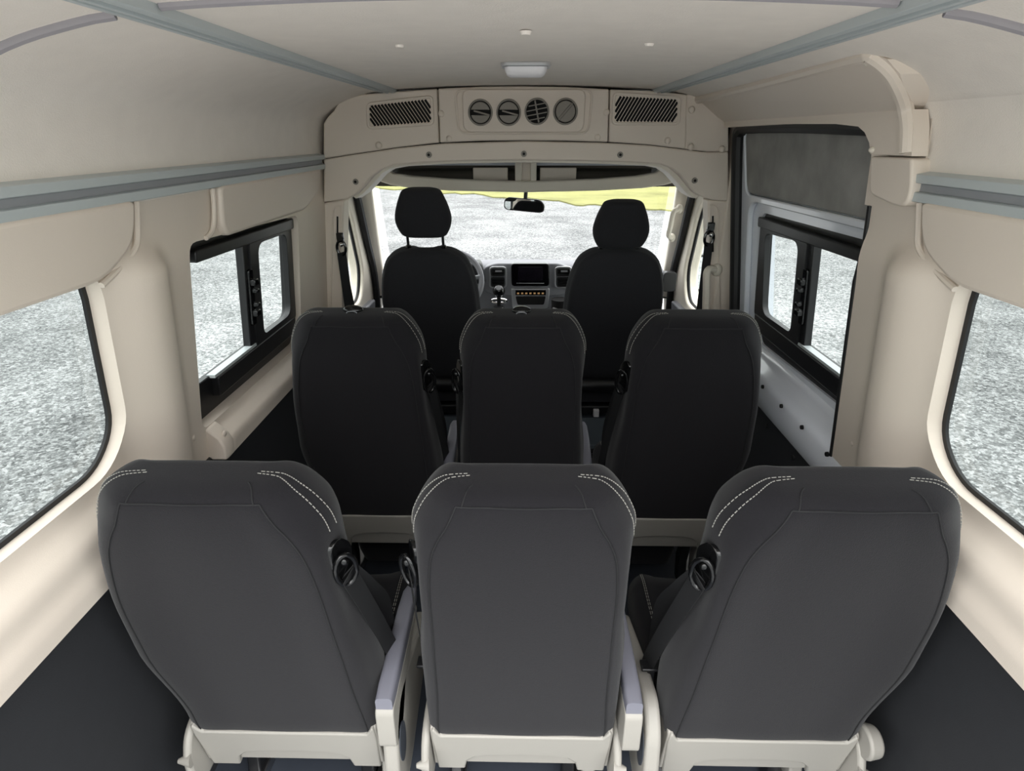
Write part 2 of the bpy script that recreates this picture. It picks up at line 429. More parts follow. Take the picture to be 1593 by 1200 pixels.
# end caps of the sill mouldings with a screw each
for s, y, par in ((-1, 1.12, wl), (1, 1.12, wr), (-1, 1.535, wl)):
    bm = new()
    prof = [(-0.055, 1.105), (-0.068, 1.06), (-0.072, 1.0), (-0.070, 0.945), (0.0, 0.945), (0.0, 1.105)] if y < 1.4 else [(-0.018, 1.052), (-0.055, 1.018), (-0.069, 0.99), (-0.070, 0.945), (0.0, 0.945), (0.0, 1.052)]
    secs = []
    for yy in (y, y + 0.012, y + 0.05, y + 0.06):
        e = 0.004 if yy in (y, y + 0.06) else 0
        secs.append([(s * (wall_x(z) + o + e), yy, z) for o, z in prof])
    sweep_path(bm, secs); obj('sill_cap', bm, M['beige'], par, bevel=0.005)
    cap_screw(s, y + 0.03, 1.085 if y < 1.4 else 1.022, par, -0.062 if y < 1.4 else -0.054, 0.010)

# lower lining boards, dark
for n, s, a, b in ((4, -1, YR, YB + 0.05), (5, 1, YR, 1.52)):
    bm = new(); plate(bm, [(a, 0.0), (b, 0.0), (b, 0.955), (a, 0.955)], [], lambda u, v, d: (s * d, u, v), 0.975, 1.06)
    o = prop(obj('trim_%d' % n, bm, M['board']), kind='structure')
    bm = new(); tube(bm, [(s * 0.968, a + 0.02, 0.945), (s * 0.968, b - 0.02, 0.945)], 0.012, 8); obj('edging', bm, M['rubber'], o)
# faint scuffs in the boards are in their texture; ledge on the left board of row two
# ---- windows of the lining
def ring_plate(bm, poly, width, f, d0, d1):
    c = Vector((sum(p[0] for p in poly) / len(poly), sum(p[1] for p in poly) / len(poly)))
    inner = offset_in(poly, width)
    plate(bm, poly, [inner], f, d0, d1)
def offset_in(poly, w):
    n = len(poly); out = []
    area = sum(poly[i][0] * poly[(i + 1) % n][1] - poly[(i + 1) % n][0] * poly[i][1] for i in range(n))
    sg = 1 if area > 0 else -1
    for i in range(n):
        a, p, b = Vector(poly[i - 1]), Vector(poly[i]), Vector(poly[(i + 1) % n])
        t1 = (p - a).normalized() if (p - a).length > 1e-6 else (b - p).normalized()
        t2 = (b - p).normalized() if (b - p).length > 1e-6 else t1
        n1 = Vector((-t1.y, t1.x)) * sg; n2 = Vector((-t2.y, t2.x)) * sg
        nn = (n1 + n2).normalized(); c = max(0.5, nn.dot(n1))
        q = p + nn * (w / c); out.append((q.x, q.y))
    return out
def fixed_window(n, s, poly):
    root = empty('window_%d' % n, (s * 0.98, 0.6, 1.37), kind='structure')
    def put(o): o.matrix_parent_inverse = root.matrix_basis.inverted(); return o
    f = fW(s)
    big = offset_in(poly, -0.02)
    bm = new(); plate(bm, big, [], f, 0.040, 0.046); put(obj('pane', bm, M['glass'], root, smooth=0))
    hole = [(u, min(v, 1.595)) for u, v in offset_in(poly, 0.012)]
    bm = new(); plate(bm, big, [hole], f, 0.031, 0.039); put(obj('window_frame', bm, M['rubber'], root))
    return root
fixed_window(1, -1, W1); fixed_window(4, 1, W1)

def sliding_window(n, s, poly, x0, ymul, inner_poly, handle_z):
    """black framed window: fixed rear pane, small framed slider in front"""
    root = empty('window_%d' % n, (s * 0.98, 1.9, 1.3), kind='structure')
    def put(o): o.matrix_parent_inverse = root.matrix_basis.inverted(); return o
    f = fW(s, x0)
    y0, y1 = min(p[0] for p in poly), max(p[0] for p in poly); z0, z1 = min(p[1] for p in poly), max(p[1] for p in poly)
    big = offset_in(poly, -0.015)
    hole = round_poly([(y0 + 0.0, z0 + 0.125), (y1 - 0.045, z0 + 0.125), (y1 - 0.035, z1 - 0.05), (y0 + 0.03, z1 - 0.055)], [0.03, 0.05, 0.03, 0.04])
    if s: bm = new(); plate(bm, big, [hole], f, 0.030, 0.055); put(obj('window_frame', bm, M['black'], root, bevel=0.004))
    bm = new(); plate(bm, big, [], f, 0.058, 0.064); put(obj('pane', bm, M['slider_glass'], root, smooth=0))
    # upper and lower runner bars
    bm = new(); plate(bm, round_poly([(y0 + 0.10, z1 - 0.062), (y1 - 0.01, z1 - 0.075), (y1 - 0.01, z1 - 0.035), (y0 + 0.10, z1 - 0.028)], 0.01), [], f, 0.0, 0.04); put(obj('upper_runner', bm, M['black'], root, bevel=0.004))
    bm = new(); plate(bm, round_poly([(y0 + 0.16, z0 + 0.050), (y1 - 0.03, z0 + 0.050), (y1 - 0.03, z0 + 0.118), (y0 + 0.16, z0 + 0.118)], 0.008), [], f, 0.005, 0.04); put(obj('lower_runner', bm, M['black'], root, bevel=0.004))
    bm = new(); plate(bm, [(y0 + 0.15, z0 + 0.118), (ymul, z0 + 0.118), (ymul, z0 + 0.128), (y0 + 0.15, z0 + 0.128)], [], f, 0.012, 0.04); put(obj('sill_strip', bm, M['rail'], root))
    # mullion and the slider's own frame
    bm = new(); plate(bm, [(ymul - 0.045, z0 + 0.10), (ymul + 0.03, z0 + 0.10), (ymul + 0.03, z1 - 0.05), (ymul - 0.045, z1 - 0.05)], [], f, 0.016, 0.045); put(obj('mullion', bm, M['black'], root, bevel=0.004))
    op = [(ymul - 0.01, z0 + 0.11), (y1 - 0.015, z0 + 0.11), (y1 - 0.02, z1 - 0.06), (ymul - 0.01, z1 - 0.06)]
    bm = new(); plate(bm, round_poly(op, 0.02), [round_poly(inner_poly, [0.03, 0.05, 0.04, 0.05])], f, 0.008, 0.03); sf = put(obj('slider_frame', bm, M['black'], root, bevel=0.004))
    for k, dz in enumerate((0.055, -0.055)):
        bm = new(); p = f(ymul - 0.018, handle_z + dz, -0.002); box(bm, p, (0.02, 0.03, 0.022)); box(bm, f(ymul - 0.018, handle_z + dz * 0.45, 0.0), (0.03, 0.018, 0.014))
        put(obj('latch', bm, M['gloss'], root, bevel=0.003))
    bm = new(); plate(bm, rrect(ymul - 0.034, handle_z - 0.10, ymul - 0.004, handle_z + 0.10, 0.008), [], f, 0.006, 0.018); put(obj('latch_plate', bm, M['gloss'], root, bevel=0.002))
    return root
sliding_window(2, -1, W2, 0.90, 1.99, [(2.045, 1.185), (2.315, 1.185), (2.31, 1.515), (2.045, 1.52)], 1.345)

# ================================================================== RAILS
def side_rail(s, y0, y1, label):
    bm = new()
    prof = [(0.004, 1.732), (-0.022, 1.732), (-0.024, 1.752), (-0.012, 1.754), (-0.012, 1.770), (-0.026, 1.772), (-0.026, 1.790), (0.004, 1.796)]
    sweep_y(bm, [(s * (0.899 + a), z) for a, z in prof], [y0, y1])
    o = obj('cargo_rail', bm, M['rail'], bevel=0.0015); prop(o, label, 'rail', 'aluminium rails along the side walls')
    bm = new(); plate(bm, [(y0 + 0.01, 1.7545), (y1 - 0.01, 1.7545), (y1 - 0.01, 1.7695), (y0 + 0.01, 1.7695)], [], lambda u, v, d: (s * (0.899 + d), u, v), -0.0135, -0.011)
    obj('groove', bm, M['rail_dark'], o)
side_rail(-1, YR, YB - 0.045, 'grey metal rail along the left wall, running forward to the air vent console')
side_rail(1, YR, 1.445, 'grey metal rail on the right wall, ending at the beige door header cover')
for s in (-1, 1):
    bm = new(); zc = 2.043
    prof = [(-0.036, 2.050), (-0.036, 2.032), (-0.018, 2.030), (-0.016, 2.038), (-0.004, 2.038), (-0.002, 2.028), (0.006, 2.028), (0.008, 2.038), (0.018, 2.038), (0.020, 2.029), (0.034, 2.031), (0.036, 2.050)]
    sweep_y(bm, [(s * (0.578 - a), z + 0.002) for a, z in prof], [YR, YB - 0.0])
    prop(obj('ceiling_rail', bm, M['rail'], bevel=0.001), 'ribbed grey metal strip along the ceiling on the %s side of the lamp' % ('steering wheel' if s < 0 else 'sliding door'), 'rail', 'ribbed strips along the ceiling')

# ceiling lamp
p = on_y(818, 106, 1.90)
lamp = empty('ceiling_lamp', (p.x, 1.92, 2.058), 'small white dome lamp in the middle of the ceiling, in front of the vent console', 'lamp')
bm = new(); plate(bm, rrect(-0.072, -0.045, 0.072, 0.045, 0.02), [], lambda u, v, d: (u, v, d), -0.008, 0.004); obj('lamp_base', bm, M['silver'], lamp, bevel=0.003)
bm = new(); secs = []
for d, sc in ((-0.006, 1.0), (-0.016, 0.98), (-0.026, 0.90), (-0.032, 0.74)):
    secs.append([(u * sc, v * sc, d) for u, v in rrect(-0.062, -0.038, 0.062, 0.038, 0.018)])
sweep_path(bm, secs); obj('lamp_lens', bm, M['white_pl'], lamp, smooth=50)

# ================================================================== BULKHEAD: AIR CONSOLE + ARCH
YC = 2.72
con = empty('air_console', (0, YC, 1.93), 'beige overhead air console with four round vents between two slotted grilles', 'air console')
def pc(o): o.matrix_parent_inverse = con.matrix_basis.inverted(); return o
def X_(pts, y=YC): return [xz(a, b, y) for a, b in pts]
f0 = fXZ(YC)
LP = X_([(503, 247), (503, 192), (511, 180), (519, 172), (530, 154), (560, 147), (610, 143), (680, 138), (683, 222), (620, 229), (560, 238)])
CP = X_([(685, 222), (682, 138), (750, 135), (815, 134.5), (880, 135.5), (947, 139), (945, 221), (880, 219), (815, 218.5), (750, 219)])
RP = X_([(947, 221), (949, 139), (1010, 141), (1069, 147), (1067, 232), (1010, 225)])
bm = new(); plate(bm, LP, [], f0, 0.0, 0.09); pc(obj('console_panel', bm, M['beige'], con, bevel=0.006))
bm = new(); plate(bm, CP, [], f0, -0.012, 0.09); pc(obj('console_panel', bm, M['beige'], con, bevel=0.006))
bm = new(); plate(bm, RP, [], f0, 0.0, 0.09); pc(obj('console_panel', bm, M['beige'], con, bevel=0.006))
EP = X_([(1068, 147), (1085, 147), (1104, 152), (1122, 166), (1134, 196), (1134, 236), (1100, 236), (1066, 232)])
bm = new(); plate(bm, EP, [], f0, 0.003, 0.09); pc(obj('console_panel', bm, M['beige'], con, bevel=0.006))
bm = new(); plate(bm, [(-0.93, 1.72), (-0.80, 1.72), (-0.66, 1.778), (0.66, 1.778), (0.80, 1.72), (0.93, 1.72), (0.93, 1.9), (0.80, 2.03), (0, 2.08), (-0.80, 2.03), (-0.93, 1.9)], [], f0, 0.092, 0.10); pc(obj('backing', bm, M['dark'], con))
def grille(corners, sl, n):
    q = X_(corners)                                                     # tl, tr, br, bl
    bm = new(); out = round_poly(q, 0.025); inn = offset_in(out, 0.012)
    sg = inn
    plate(bm, out, [inn], f0, -0.010, 0.002)
    tl, tr, br, bl = [Vector(v) for v in q]
    g = pc(obj('grille', bm, M['beige'], con, bevel=0.003))
    # slotted plate: holes are slanted slots
    holes = []
    for k in range(n):
        u = (k + 0.5) / n
        for seg in ((0.0, 1.0),):
            pts = []
            u0, u1 = u - sl * 0.13, u + sl * 0.13
            a = tl.lerp(tr, max(0.04, min(0.96, u0))); b = bl.lerp(br, max(0.04, min(0.96, u1)))
            # direction is kept: clip the slot against the frame sides instead of bending it
            t0, t1 = 0.12, 0.88
            def uat(t): return u0 + (u1 - u0) * t
            while uat(t0) < 0.045 or uat(t0) > 0.955: t0 += 0.02
            while uat(t1) < 0.045 or uat(t1) > 0.955: t1 -= 0.02
            if t1 - t0 < 0.12: continue
            def pt(t): uu = uat(t); return tl.lerp(tr, uu).lerp(bl.lerp(br, uu), t)
            A, B = pt(t0), pt(t1); d = (B - A).normalized(); nn = Vector((-d.y, d.x)) * 0.0052
            holes.append([tuple(A + nn), tuple(A - nn), tuple(B - nn), tuple(B + nn)])
    bm = new(); plate(bm, offset_in(out, 0.008), holes, f0, -0.006, 0.000); sp = obj('slotted_plate', bm, M['beige'], g); 
    bm = new(); plate(bm, offset_in(out, 0.009), [], f0, -0.0022, -0.0008); db = obj('backing', bm, M['dark'], g)
    for o in (sp, db): o.matrix_parent_inverse = g.matrix_parent_inverse @ Matrix() if False else (con.matrix_basis @ g.matrix_parent_inverse).inverted()
    return g
grille([(570, 160), (674, 148), (676, 195), (572, 202)], 1, 20)
grille([(953, 143), (1059, 150), (1057, 195), (951, 195)], -1, 20)
# raised bezels of the middle panel
o1 = round_poly(X_([(707, 139), (923, 139), (916, 209), (713, 209)]), 0.04)
bm = new(); plate(bm, o1, [offset_in(o1, 0.008)], f0, -0.020, -0.008); pc(obj('bezel', bm, M['beige'], con, bevel=0.003))
o2 = round_poly(X_([(719, 139.5), (911, 139.5), (907, 206), (722, 206)]), 0.035)
bm = new(); plate(bm, o2, [], f0, -0.024, -0.010); pc(obj('vent_panel', bm, M['beige'], con, bevel=0.004))
for i, (px, py) in enumerate(((748, 175.5), (791.5, 175.5), (835, 174), (879, 174))):
    cx_, cz_ = xz(px, py, YC); R = 0.052
    bm = new(); plate(bm, ellipse(cx_, cz_, R, R, 32), [ellipse(cx_, cz_, R - 0.007, R - 0.007, 32)], f0, -0.032, -0.02)
    v = pc(obj('air_vent', bm, M['blind'], con, bevel=0.002))
    def pv(o): o.matrix_parent_inverse = (con.matrix_basis @ v.matrix_parent_inverse).inverted(); return o
    bm = new(); plate(bm, ellipse(cx_, cz_, R - 0.006, R - 0.006, 32), [], f0, -0.0255, -0.0245); pv(obj('backing', bm, M['dark'], v))
    if i < 2:
        for sgn in (-1, 1):
            arc = [(cx_ + (R - 0.011) * math.cos(a), cz_ + (R - 0.011) * math.sin(a)) for a in [math.radians((14 if sgn > 0 else 194) + 8.4 * k) for k in range(19)]]
            bm = new(); plate(bm, arc, [], f0, -0.031, -0.026); pv(obj('blade', bm, M['blind'], v, bevel=0.002))
        bm = new(); box(bm, (cx_ + 0.006, YC - 0.032, cz_ - 0.002), (0.07, 0.008, 0.007), Matrix.Rotation(math.radians(14), 4, 'Y')); pv(obj('tab', bm, M['blind'], v, bevel=0.002))
    elif i == 2:
        for k in (-0.028, -0.010, 0.008, 0.026):
            w = math.sqrt(max(0.0001, (R - 0.008) ** 2 - k * k)) * 2
            bm = new(); box(bm, (cx_, YC - 0.030, cz_ + k), (w, 0.014, 0.004), Matrix.Rotation(math.radians(-10), 4, 'Y')); pv(obj('blade', bm, M['blind'], v))
        bm = new(); box(bm, (cx_, YC - 0.029, cz_), (0.006, 0.012, 0.085), Matrix.Rotation(math.radians(-12), 4, 'Y')); pv(obj('tab', bm, M['blind'], v))
    else:
        bm = new(); plate(bm, ellipse(cx_, cz_, R - 0.011, R - 0.011, 32), [], f0, -0.031, -0.026); pv(obj('blade', bm, M['blind'], v, bevel=0.002))
        bm = new(); box(bm, (cx_, YC - 0.034, cz_), (0.085, 0.010, 0.010), Matrix.Rotation(math.radians(-48), 4, 'Y')); pv(obj('tab', bm, M['blind'], v, bevel=0.003))
for px, py in ((590, 226), (699, 216), (929, 214), (1038, 219), (687, 177), (943, 175), (1075, 171), (1074, 229), (1122, 232)):
    x, z = xz(px, py, YC); bm = new(); ball(bm, (x, YC - 0.010, z), 0.014, (1, 0.6, 1), 14); pc(obj('screw_cap', bm, M['beige'], con))

arch = [(503, 248), (560, 239), (620, 230), (690, 223), (815, 219.5), (940, 222), (1010, 226), (1067, 233), (1100, 237), (1134, 236), (1134, 314), (1110, 312), (1095, 308),
        (1081, 300), (1070, 287), (1058, 272), (1045, 262), (1030, 256), (980, 252.5), (900, 250.5), (815, 249.5), (730, 250.5), (660, 253), (612, 257), (592, 264), (578, 275), (565, 291), (553, 303), (540, 310), (503, 315)]
bm = new(); plate(bm, X_(arch), [], f0, 0.004, 0.10)
ar = prop(obj('trim_6', bm, M['beige'], bevel=0.006), kind='structure')
for px, py in ((667, 241), (815, 239.5), (965, 241), (553, 283), (1081, 281)):
    x, z = xz(px, py, YC); bm = new(); cyl(bm, (x, YC + 0.006, z), (x, YC - 0.002, z), 0.013, 0.012, 20); sc_ = obj('screw', bm, M['blind'], ar)
    bm = new(); cyl(bm, (x, YC - 0.001, z), (x, YC - 0.004, z), 0.006, n=10); obj('screw_head', bm, M['dark'], sc_)
# inner return of the arch (headlining edge strip)
ret = X_([(548, 311), (560, 303), (574, 289), (590, 271), (603, 263), (625, 259), (700, 255), (815, 253), (930, 255), (1015, 258.5), (1033, 262), (1046, 271), (1060, 287), (1074, 303), (1088, 311)])
bm = new(); rings = []
for y, dz in ((YC + 0.06, 0.0), (YC + 0.20, -0.008)):
    rings.append([bm.verts.new((x * (1.0 if y < YC + 0.1 else 1.01), y, z + dz)) for x, z in ret])
    rings.append([bm.verts.new((x * (1.03 if y < YC + 0.1 else 1.045), y, z + dz + 0.02)) for x, z in ret])
a, b_, c, d_ = rings
n = len(ret)
for i in range(n - 1):
    bm.faces.new((a[i], a[i + 1], c[i + 1], c[i])); bm.faces.new((b_[i], d_[i], d_[i + 1], b_[i + 1]))
    bm.faces.new((a[i], b_[i], b_[i + 1], a[i + 1])); bm.faces.new((c[i], c[i + 1], d_[i + 1], d_[i]))
prop(obj('trim_7', bm, M['beige_cab']), kind='structure')

# B pillars beside the seats of the cab
def pillar(n, poly, panel, slot):
    bm = new(); plate(bm, X_(poly), [], f0, 0.008, 0.10)
    o = prop(obj('trim_%d' % n, bm, M['beige'], bevel=0.008, seg=3), kind='structure')
    pp = round_poly(X_(panel), [0.05, 0.05, 0.0, 0.0]); bm = new(); plate(bm, pp, [offset_in(pp, 0.006)], f0, 0.0, 0.01); obj('panel_edge', bm, M['beige'], o, bevel=0.002)
    a = on_y(*slot[0], YC + 0.006); b = on_y(*slot[1], YC + 0.006); bm = new(); tube(bm, [a, b], 0.004, 6); obj('belt_slot', bm, M['dark'], o)
    return o
pillar(8, [(503, 316), (534, 311), (533, 400), (535, 640), (492, 640), (497, 450)], [(517, 322), (532, 318), (533, 560), (511, 560)], [(525, 337), (525, 372)])
pillar(9, [(1134, 314), (1102, 311), (1104, 400), (1099, 640), (1146, 640), (1140, 450)], [(1104, 316), (1119, 320), (1123, 560), (1101, 560)], [(1109, 336), (1109, 392)])
# closed wall behind/below the B pillars (body side)
for n, s in ((10, -1), (11, 1)):
    bm = new(); box(bm, (s * 1.03, YC + 0.07, 0.9), (0.12, 0.12, 1.8)); prop(obj('trim_%d' % n, bm, M['beige'], bevel=0.01), kind='structure')

# ================================================================== SLIDING DOOR (right)
DX = 0.945
fd = fW(1, DX)
door = empty('door_1', (1.0, 2.05, 1.0), kind='structure')
def pd(o): o.matrix_parent_inverse = door.matrix_basis.inverted(); return o
DW = round_poly([(1.47, 1.075), (2.40, 1.045), (2.47, 1.58), (1.47, 1.60)], [0.02, 0.05, 0.05, 0.02])
UP = round_poly([(2.66, 1.885), (1.42, 1.885), (1.42, 1.655), (2.60, 1.640)], [0.04, 0.02, 0.02, 0.05])
bm = new(); plate(bm, [(1.38, 0.30), (2.86, 0.30), (2.82, 1.0), (2.765, 1.93), (1.38, 1.95)], [DW], fd, 0.012, 0.07); pd(obj('door_shell', bm, M['white']))
bm = new(); plate(bm, [(1.38, 0.30), (2.86, 0.30), (2.82, 1.0), (2.765, 1.93), (1.38, 1.95)], [round_poly([(1.36, 0.86), (2.64, 0.86), (2.66, 1.62), (1.36, 1.63)][::1], [0, 0.1, 0.1, 0]) if False else round_poly([(1.45, 1.02), (2.52, 0.99), (2.56, 1.615), (1.45, 1.63)], [0.04, 0.09, 0.09, 0.04]), UP], fd, -0.012, 0.012); pd(obj('door_inner_skin', bm, M['white'], door, bevel=0.006))
bm = new(); plate(bm, offset_in(UP, 0.004), [], fd, -0.008, 0.016); pd(obj('felt_panel', bm, M['felt'], door, bevel=0.006))
# pressed ledge under the window
bm = new(); secs = []
prof = [(0.0, 1.035), (-0.006, 1.02), (-0.020, 0.995), (-0.050, 0.97), (-0.062, 0.945), (-0.066, 0.90), (-0.066, 0.85), (-0.05, 0.835), (0.03, 0.835), (0.03, 1.045)]
for y, k in ((1.40, 0.2), (1.42, 0.9), (1.45, 1.0), (2.48, 1.0), (2.56, 0.7), (2.62, 0.15)):
    secs.append([(DX + 0.1 * (1.75 - z) + o * (k if o < 0 else 1), y, z) for o, z in prof])
sweep_path(bm, secs); pd(obj('pressed_ledge', bm, M['white'], door, smooth=60))
for px, py in ((1186, 602), (1215, 632), (1247, 665), (1286, 707), (1314, 737)):
    y, z = yz(px, py, 1, DX - 0.066); bm = new(); x = wall_x(z, DX - 0.066)
    cyl(bm, (x + 0.004, y, z), (x - 0.003, y, z), 0.008, 0.0075, 14); pd(obj('hole_shade', bm, M['dark'], door))  # near-black disc paints the shade of an open hole in the ledge
for px, py in ((1152, 343), (1151, 387), (1149, 452)):
    y, z = yz(px, py, 1, DX - 0.012); bm = new(); x = wall_x(z, DX - 0.012)
    cyl(bm, (x + 0.004, y, z), (x - 0.003, y, z), 0.008, 0.0075, 12); pd(obj('hole_shade', bm, M['dark'], door))  # hole in the door frame, its dark inside painted as a disc
bm = new(); plate(bm, [(1.38, 0.02), (2.80, 0.02), (2.80, 0.842), (1.38, 0.842)], [], lambda u, v, d: (d, u, v), 0.992, 1.05); lb = pd(obj('lower_board', bm, M['board'], door, bevel=0.004))
for y, z in ((2.35, 0.79), (2.1, 0.79), (1.85, 0.79), (1.62, 0.79)):
    bm = new(); cyl(bm, (0.996, y, z), (0.986, y, z), 0.011, 0.009, 12); pd(obj('clip', bm, M['black'], door))
sliding_window(3, 1, DW, DX - 0.008, 2.03, [(2.085, 1.19), (2.36, 1.185), (2.39, 1.51), (2.085, 1.525)], 1.345)
# rubber seal round the door opening (front post and top)
sealp = [yz(1140, 640, 1, 0.925), yz(1142, 480, 1, 0.915), yz(1141, 330, 1, 0.905), yz(1141, 225, 1, 0.90), yz(1146, 202, 1, 0.90), yz(1160, 197, 1, 0.90), yz(1230, 194, 1, 0.90), yz(1330, 195, 1, 0.90), yz(1370, 195, 1, 0.90)]
bm = new(); tube(bm, catmull([(wall_x(z, 0.90 + 0.02) , y, z) for y, z in sealp], 5), 0.026, 10)
prop(obj('trim_12', bm, M['rubber']), kind='structure')
# front post the seal sits on, rear post edge
bm = new(); box(bm, (0.985, YC + 0.07, 1.42), (0.15, 0.14, 1.2)); prop(obj('trim_13', bm, M['beige'], bevel=0.01), kind='structure')
bm = new(); tube(bm, [(wall_x(z) - (0.012 if z < 1.55 else 0.0), 1.589, z) for z in (0.95, 1.1, 1.2, 1.4, 1.5, 1.6, 1.70)], 0.0075, 8); obj('edge_seal', bm, M['rubber'], wr)
# header cover over the door
HX, HK = 1.073, 1.333                                                  # sloping upper plane; below the crease it drops with the wall
LX, LK = 0.862, 0.10
fu, fl = fW(1, HX, HK), fW(1, LX, LK)
def fh(u, v, d):
    a, b = fu(u, v, d), fl(u, v, d); return a if a[0] < b[0] else b
def hyz(px, py):
    a, b = on_wall(px, py, 1, HX, HK), on_wall(px, py, 1, LX, LK); p = a if a.x < b.x else b; return (p.y, p.z)
hc = empty('door_header_cover', (0.8, 2.0, 1.95), 'beige moulded cover arching over the top corner of the sliding door', 'cover')
def ph(o): o.matrix_parent_inverse = hc.matrix_basis.inverted(); return o
ZCR = (HX - LX + 1.75 * (HK - LK)) / (HK - LK)                          # height of the crease
up = [yz(a, b, 1, HX, HK) for a, b in ((1071, 152), (1120, 143), (1180, 126), (1260, 104), (1335, 82), (1352, 81), (1380, 92), (1400, 115), (1408, 140))]
yb = on_wall(1416, 158, 1, LX, LK).y
up += [(yb + 0.01, ZCR), (on_wall(1342, 192, 1, LX, LK).y, ZCR), (2.70, ZCR)]
bm = new(); plate(bm, up, [], fu, 0.0, 0.05); ph(obj('cover_panel', bm, M['beige'], hc))
lo = [(2.70, ZCR), (2.70, ZCR - 0.022), hyz(1220, 193), hyz(1300, 193), hyz(1335, 197), hyz(1345, 206), hyz(1352, 222), hyz(1354, 240), hyz(1418, 243), hyz(1421, 200), hyz(1419, 170), (yb + 0.01, ZCR)]
bm = new(); plate(bm, lo, [], fl, 0.0, 0.035); ph(obj('cover_panel', bm, M['beige'], hc))
rim = [hyz(a, b) for a, b in ((1082, 156), (1180, 131), (1260, 109), (1340, 87), (1358, 89), (1382, 108), (1398, 135), (1408, 165), (1413, 200), (1411, 238))]
bm = new(); tube(bm, catmull([fh(y, z, 0.0) for y, z in rim], 5), 0.016, 10); ph(obj('rib', bm, M['beige'], hc))
skirt = [yz(a, b, 1, 0.865, 0.1) for a, b in ((1354, 243), (1418, 246), (1417, 296), (1408, 322), (1390, 320), (1352, 302))]
bm = new(); plate(bm, round_poly(skirt, [0.01, 0.01, 0.03, 0.03, 0.03, 0.02]), [], fW(1, 0.865, 0.1), 0.0, 0.05); ph(obj('cover_skirt', bm, M['beige'], hc, bevel=0.008, seg=3))
for px, py in ((1349, 96), (1357, 233), (1405, 232), (1160, 136), (1099, 150)):
    y, z = hyz(px, py); bm = new(); ball(bm, fh(y, z, 0.0), 0.010, (0.8, 1, 0.8), 12); ph(obj('screw_cap', bm, M['beige_cab'], hc))
# inner face of the right wall above the door and roof-side post behind the cover
bm = new(); plate(bm, [(1.40, 1.70), (1.62, 1.70), (1.62, 1.96), (1.40, 1.96)], [], fW(1), 0.002, 0.08); prop(obj('trim_14', bm, M['beige']), kind='structure')

# ================================================================== CAB
# windscreen, posts, doors
ws = empty('window_5', (0, 3.75, 1.35), kind='structure')
def pw(o): o.matrix_parent_inverse = ws.matrix_basis.inverted(); return o
bm = new(); q = [(-0.80, 3.33, 1.70), (0.80, 3.33, 1.70), (0.93, 4.10, 0.96), (-0.93, 4.10, 0.96)]
sweep_path(bm, [[Vector(p) for p in q], [Vector(p) + Vector((0, 0.006, 0.006)) for p in q]]); pw(obj('pane', bm, M['windscreen'], ws, smooth=0))
for s, n in ((-1, 15), (1, 16)):
    secs = []
    px = ((s * 0.795, 3.30, 1.74), (s * 0.835, 3.33, 1.63), (s * 0.885, 3.58, 1.31), (s * 0.93, 3.82, 1.045), (s * 0.95, 3.9, 0.85))
    wdt = (0.075, 0.075, 0.06, 0.05, 0.05)
    for (x, y, z), w in zip(px, wdt):
        secs.append([(x, y, z), (x + s * w, y - 0.03, z), (x + s * w, y + 0.05, z + 0.04), (x + s * 0.01, y + 0.06, z + 0.05)])
    bm = new(); sweep_path(bm, secs); prop(obj('trim_%d' % n, bm, M['beige_cab'], bevel=0.008), kind='structure')
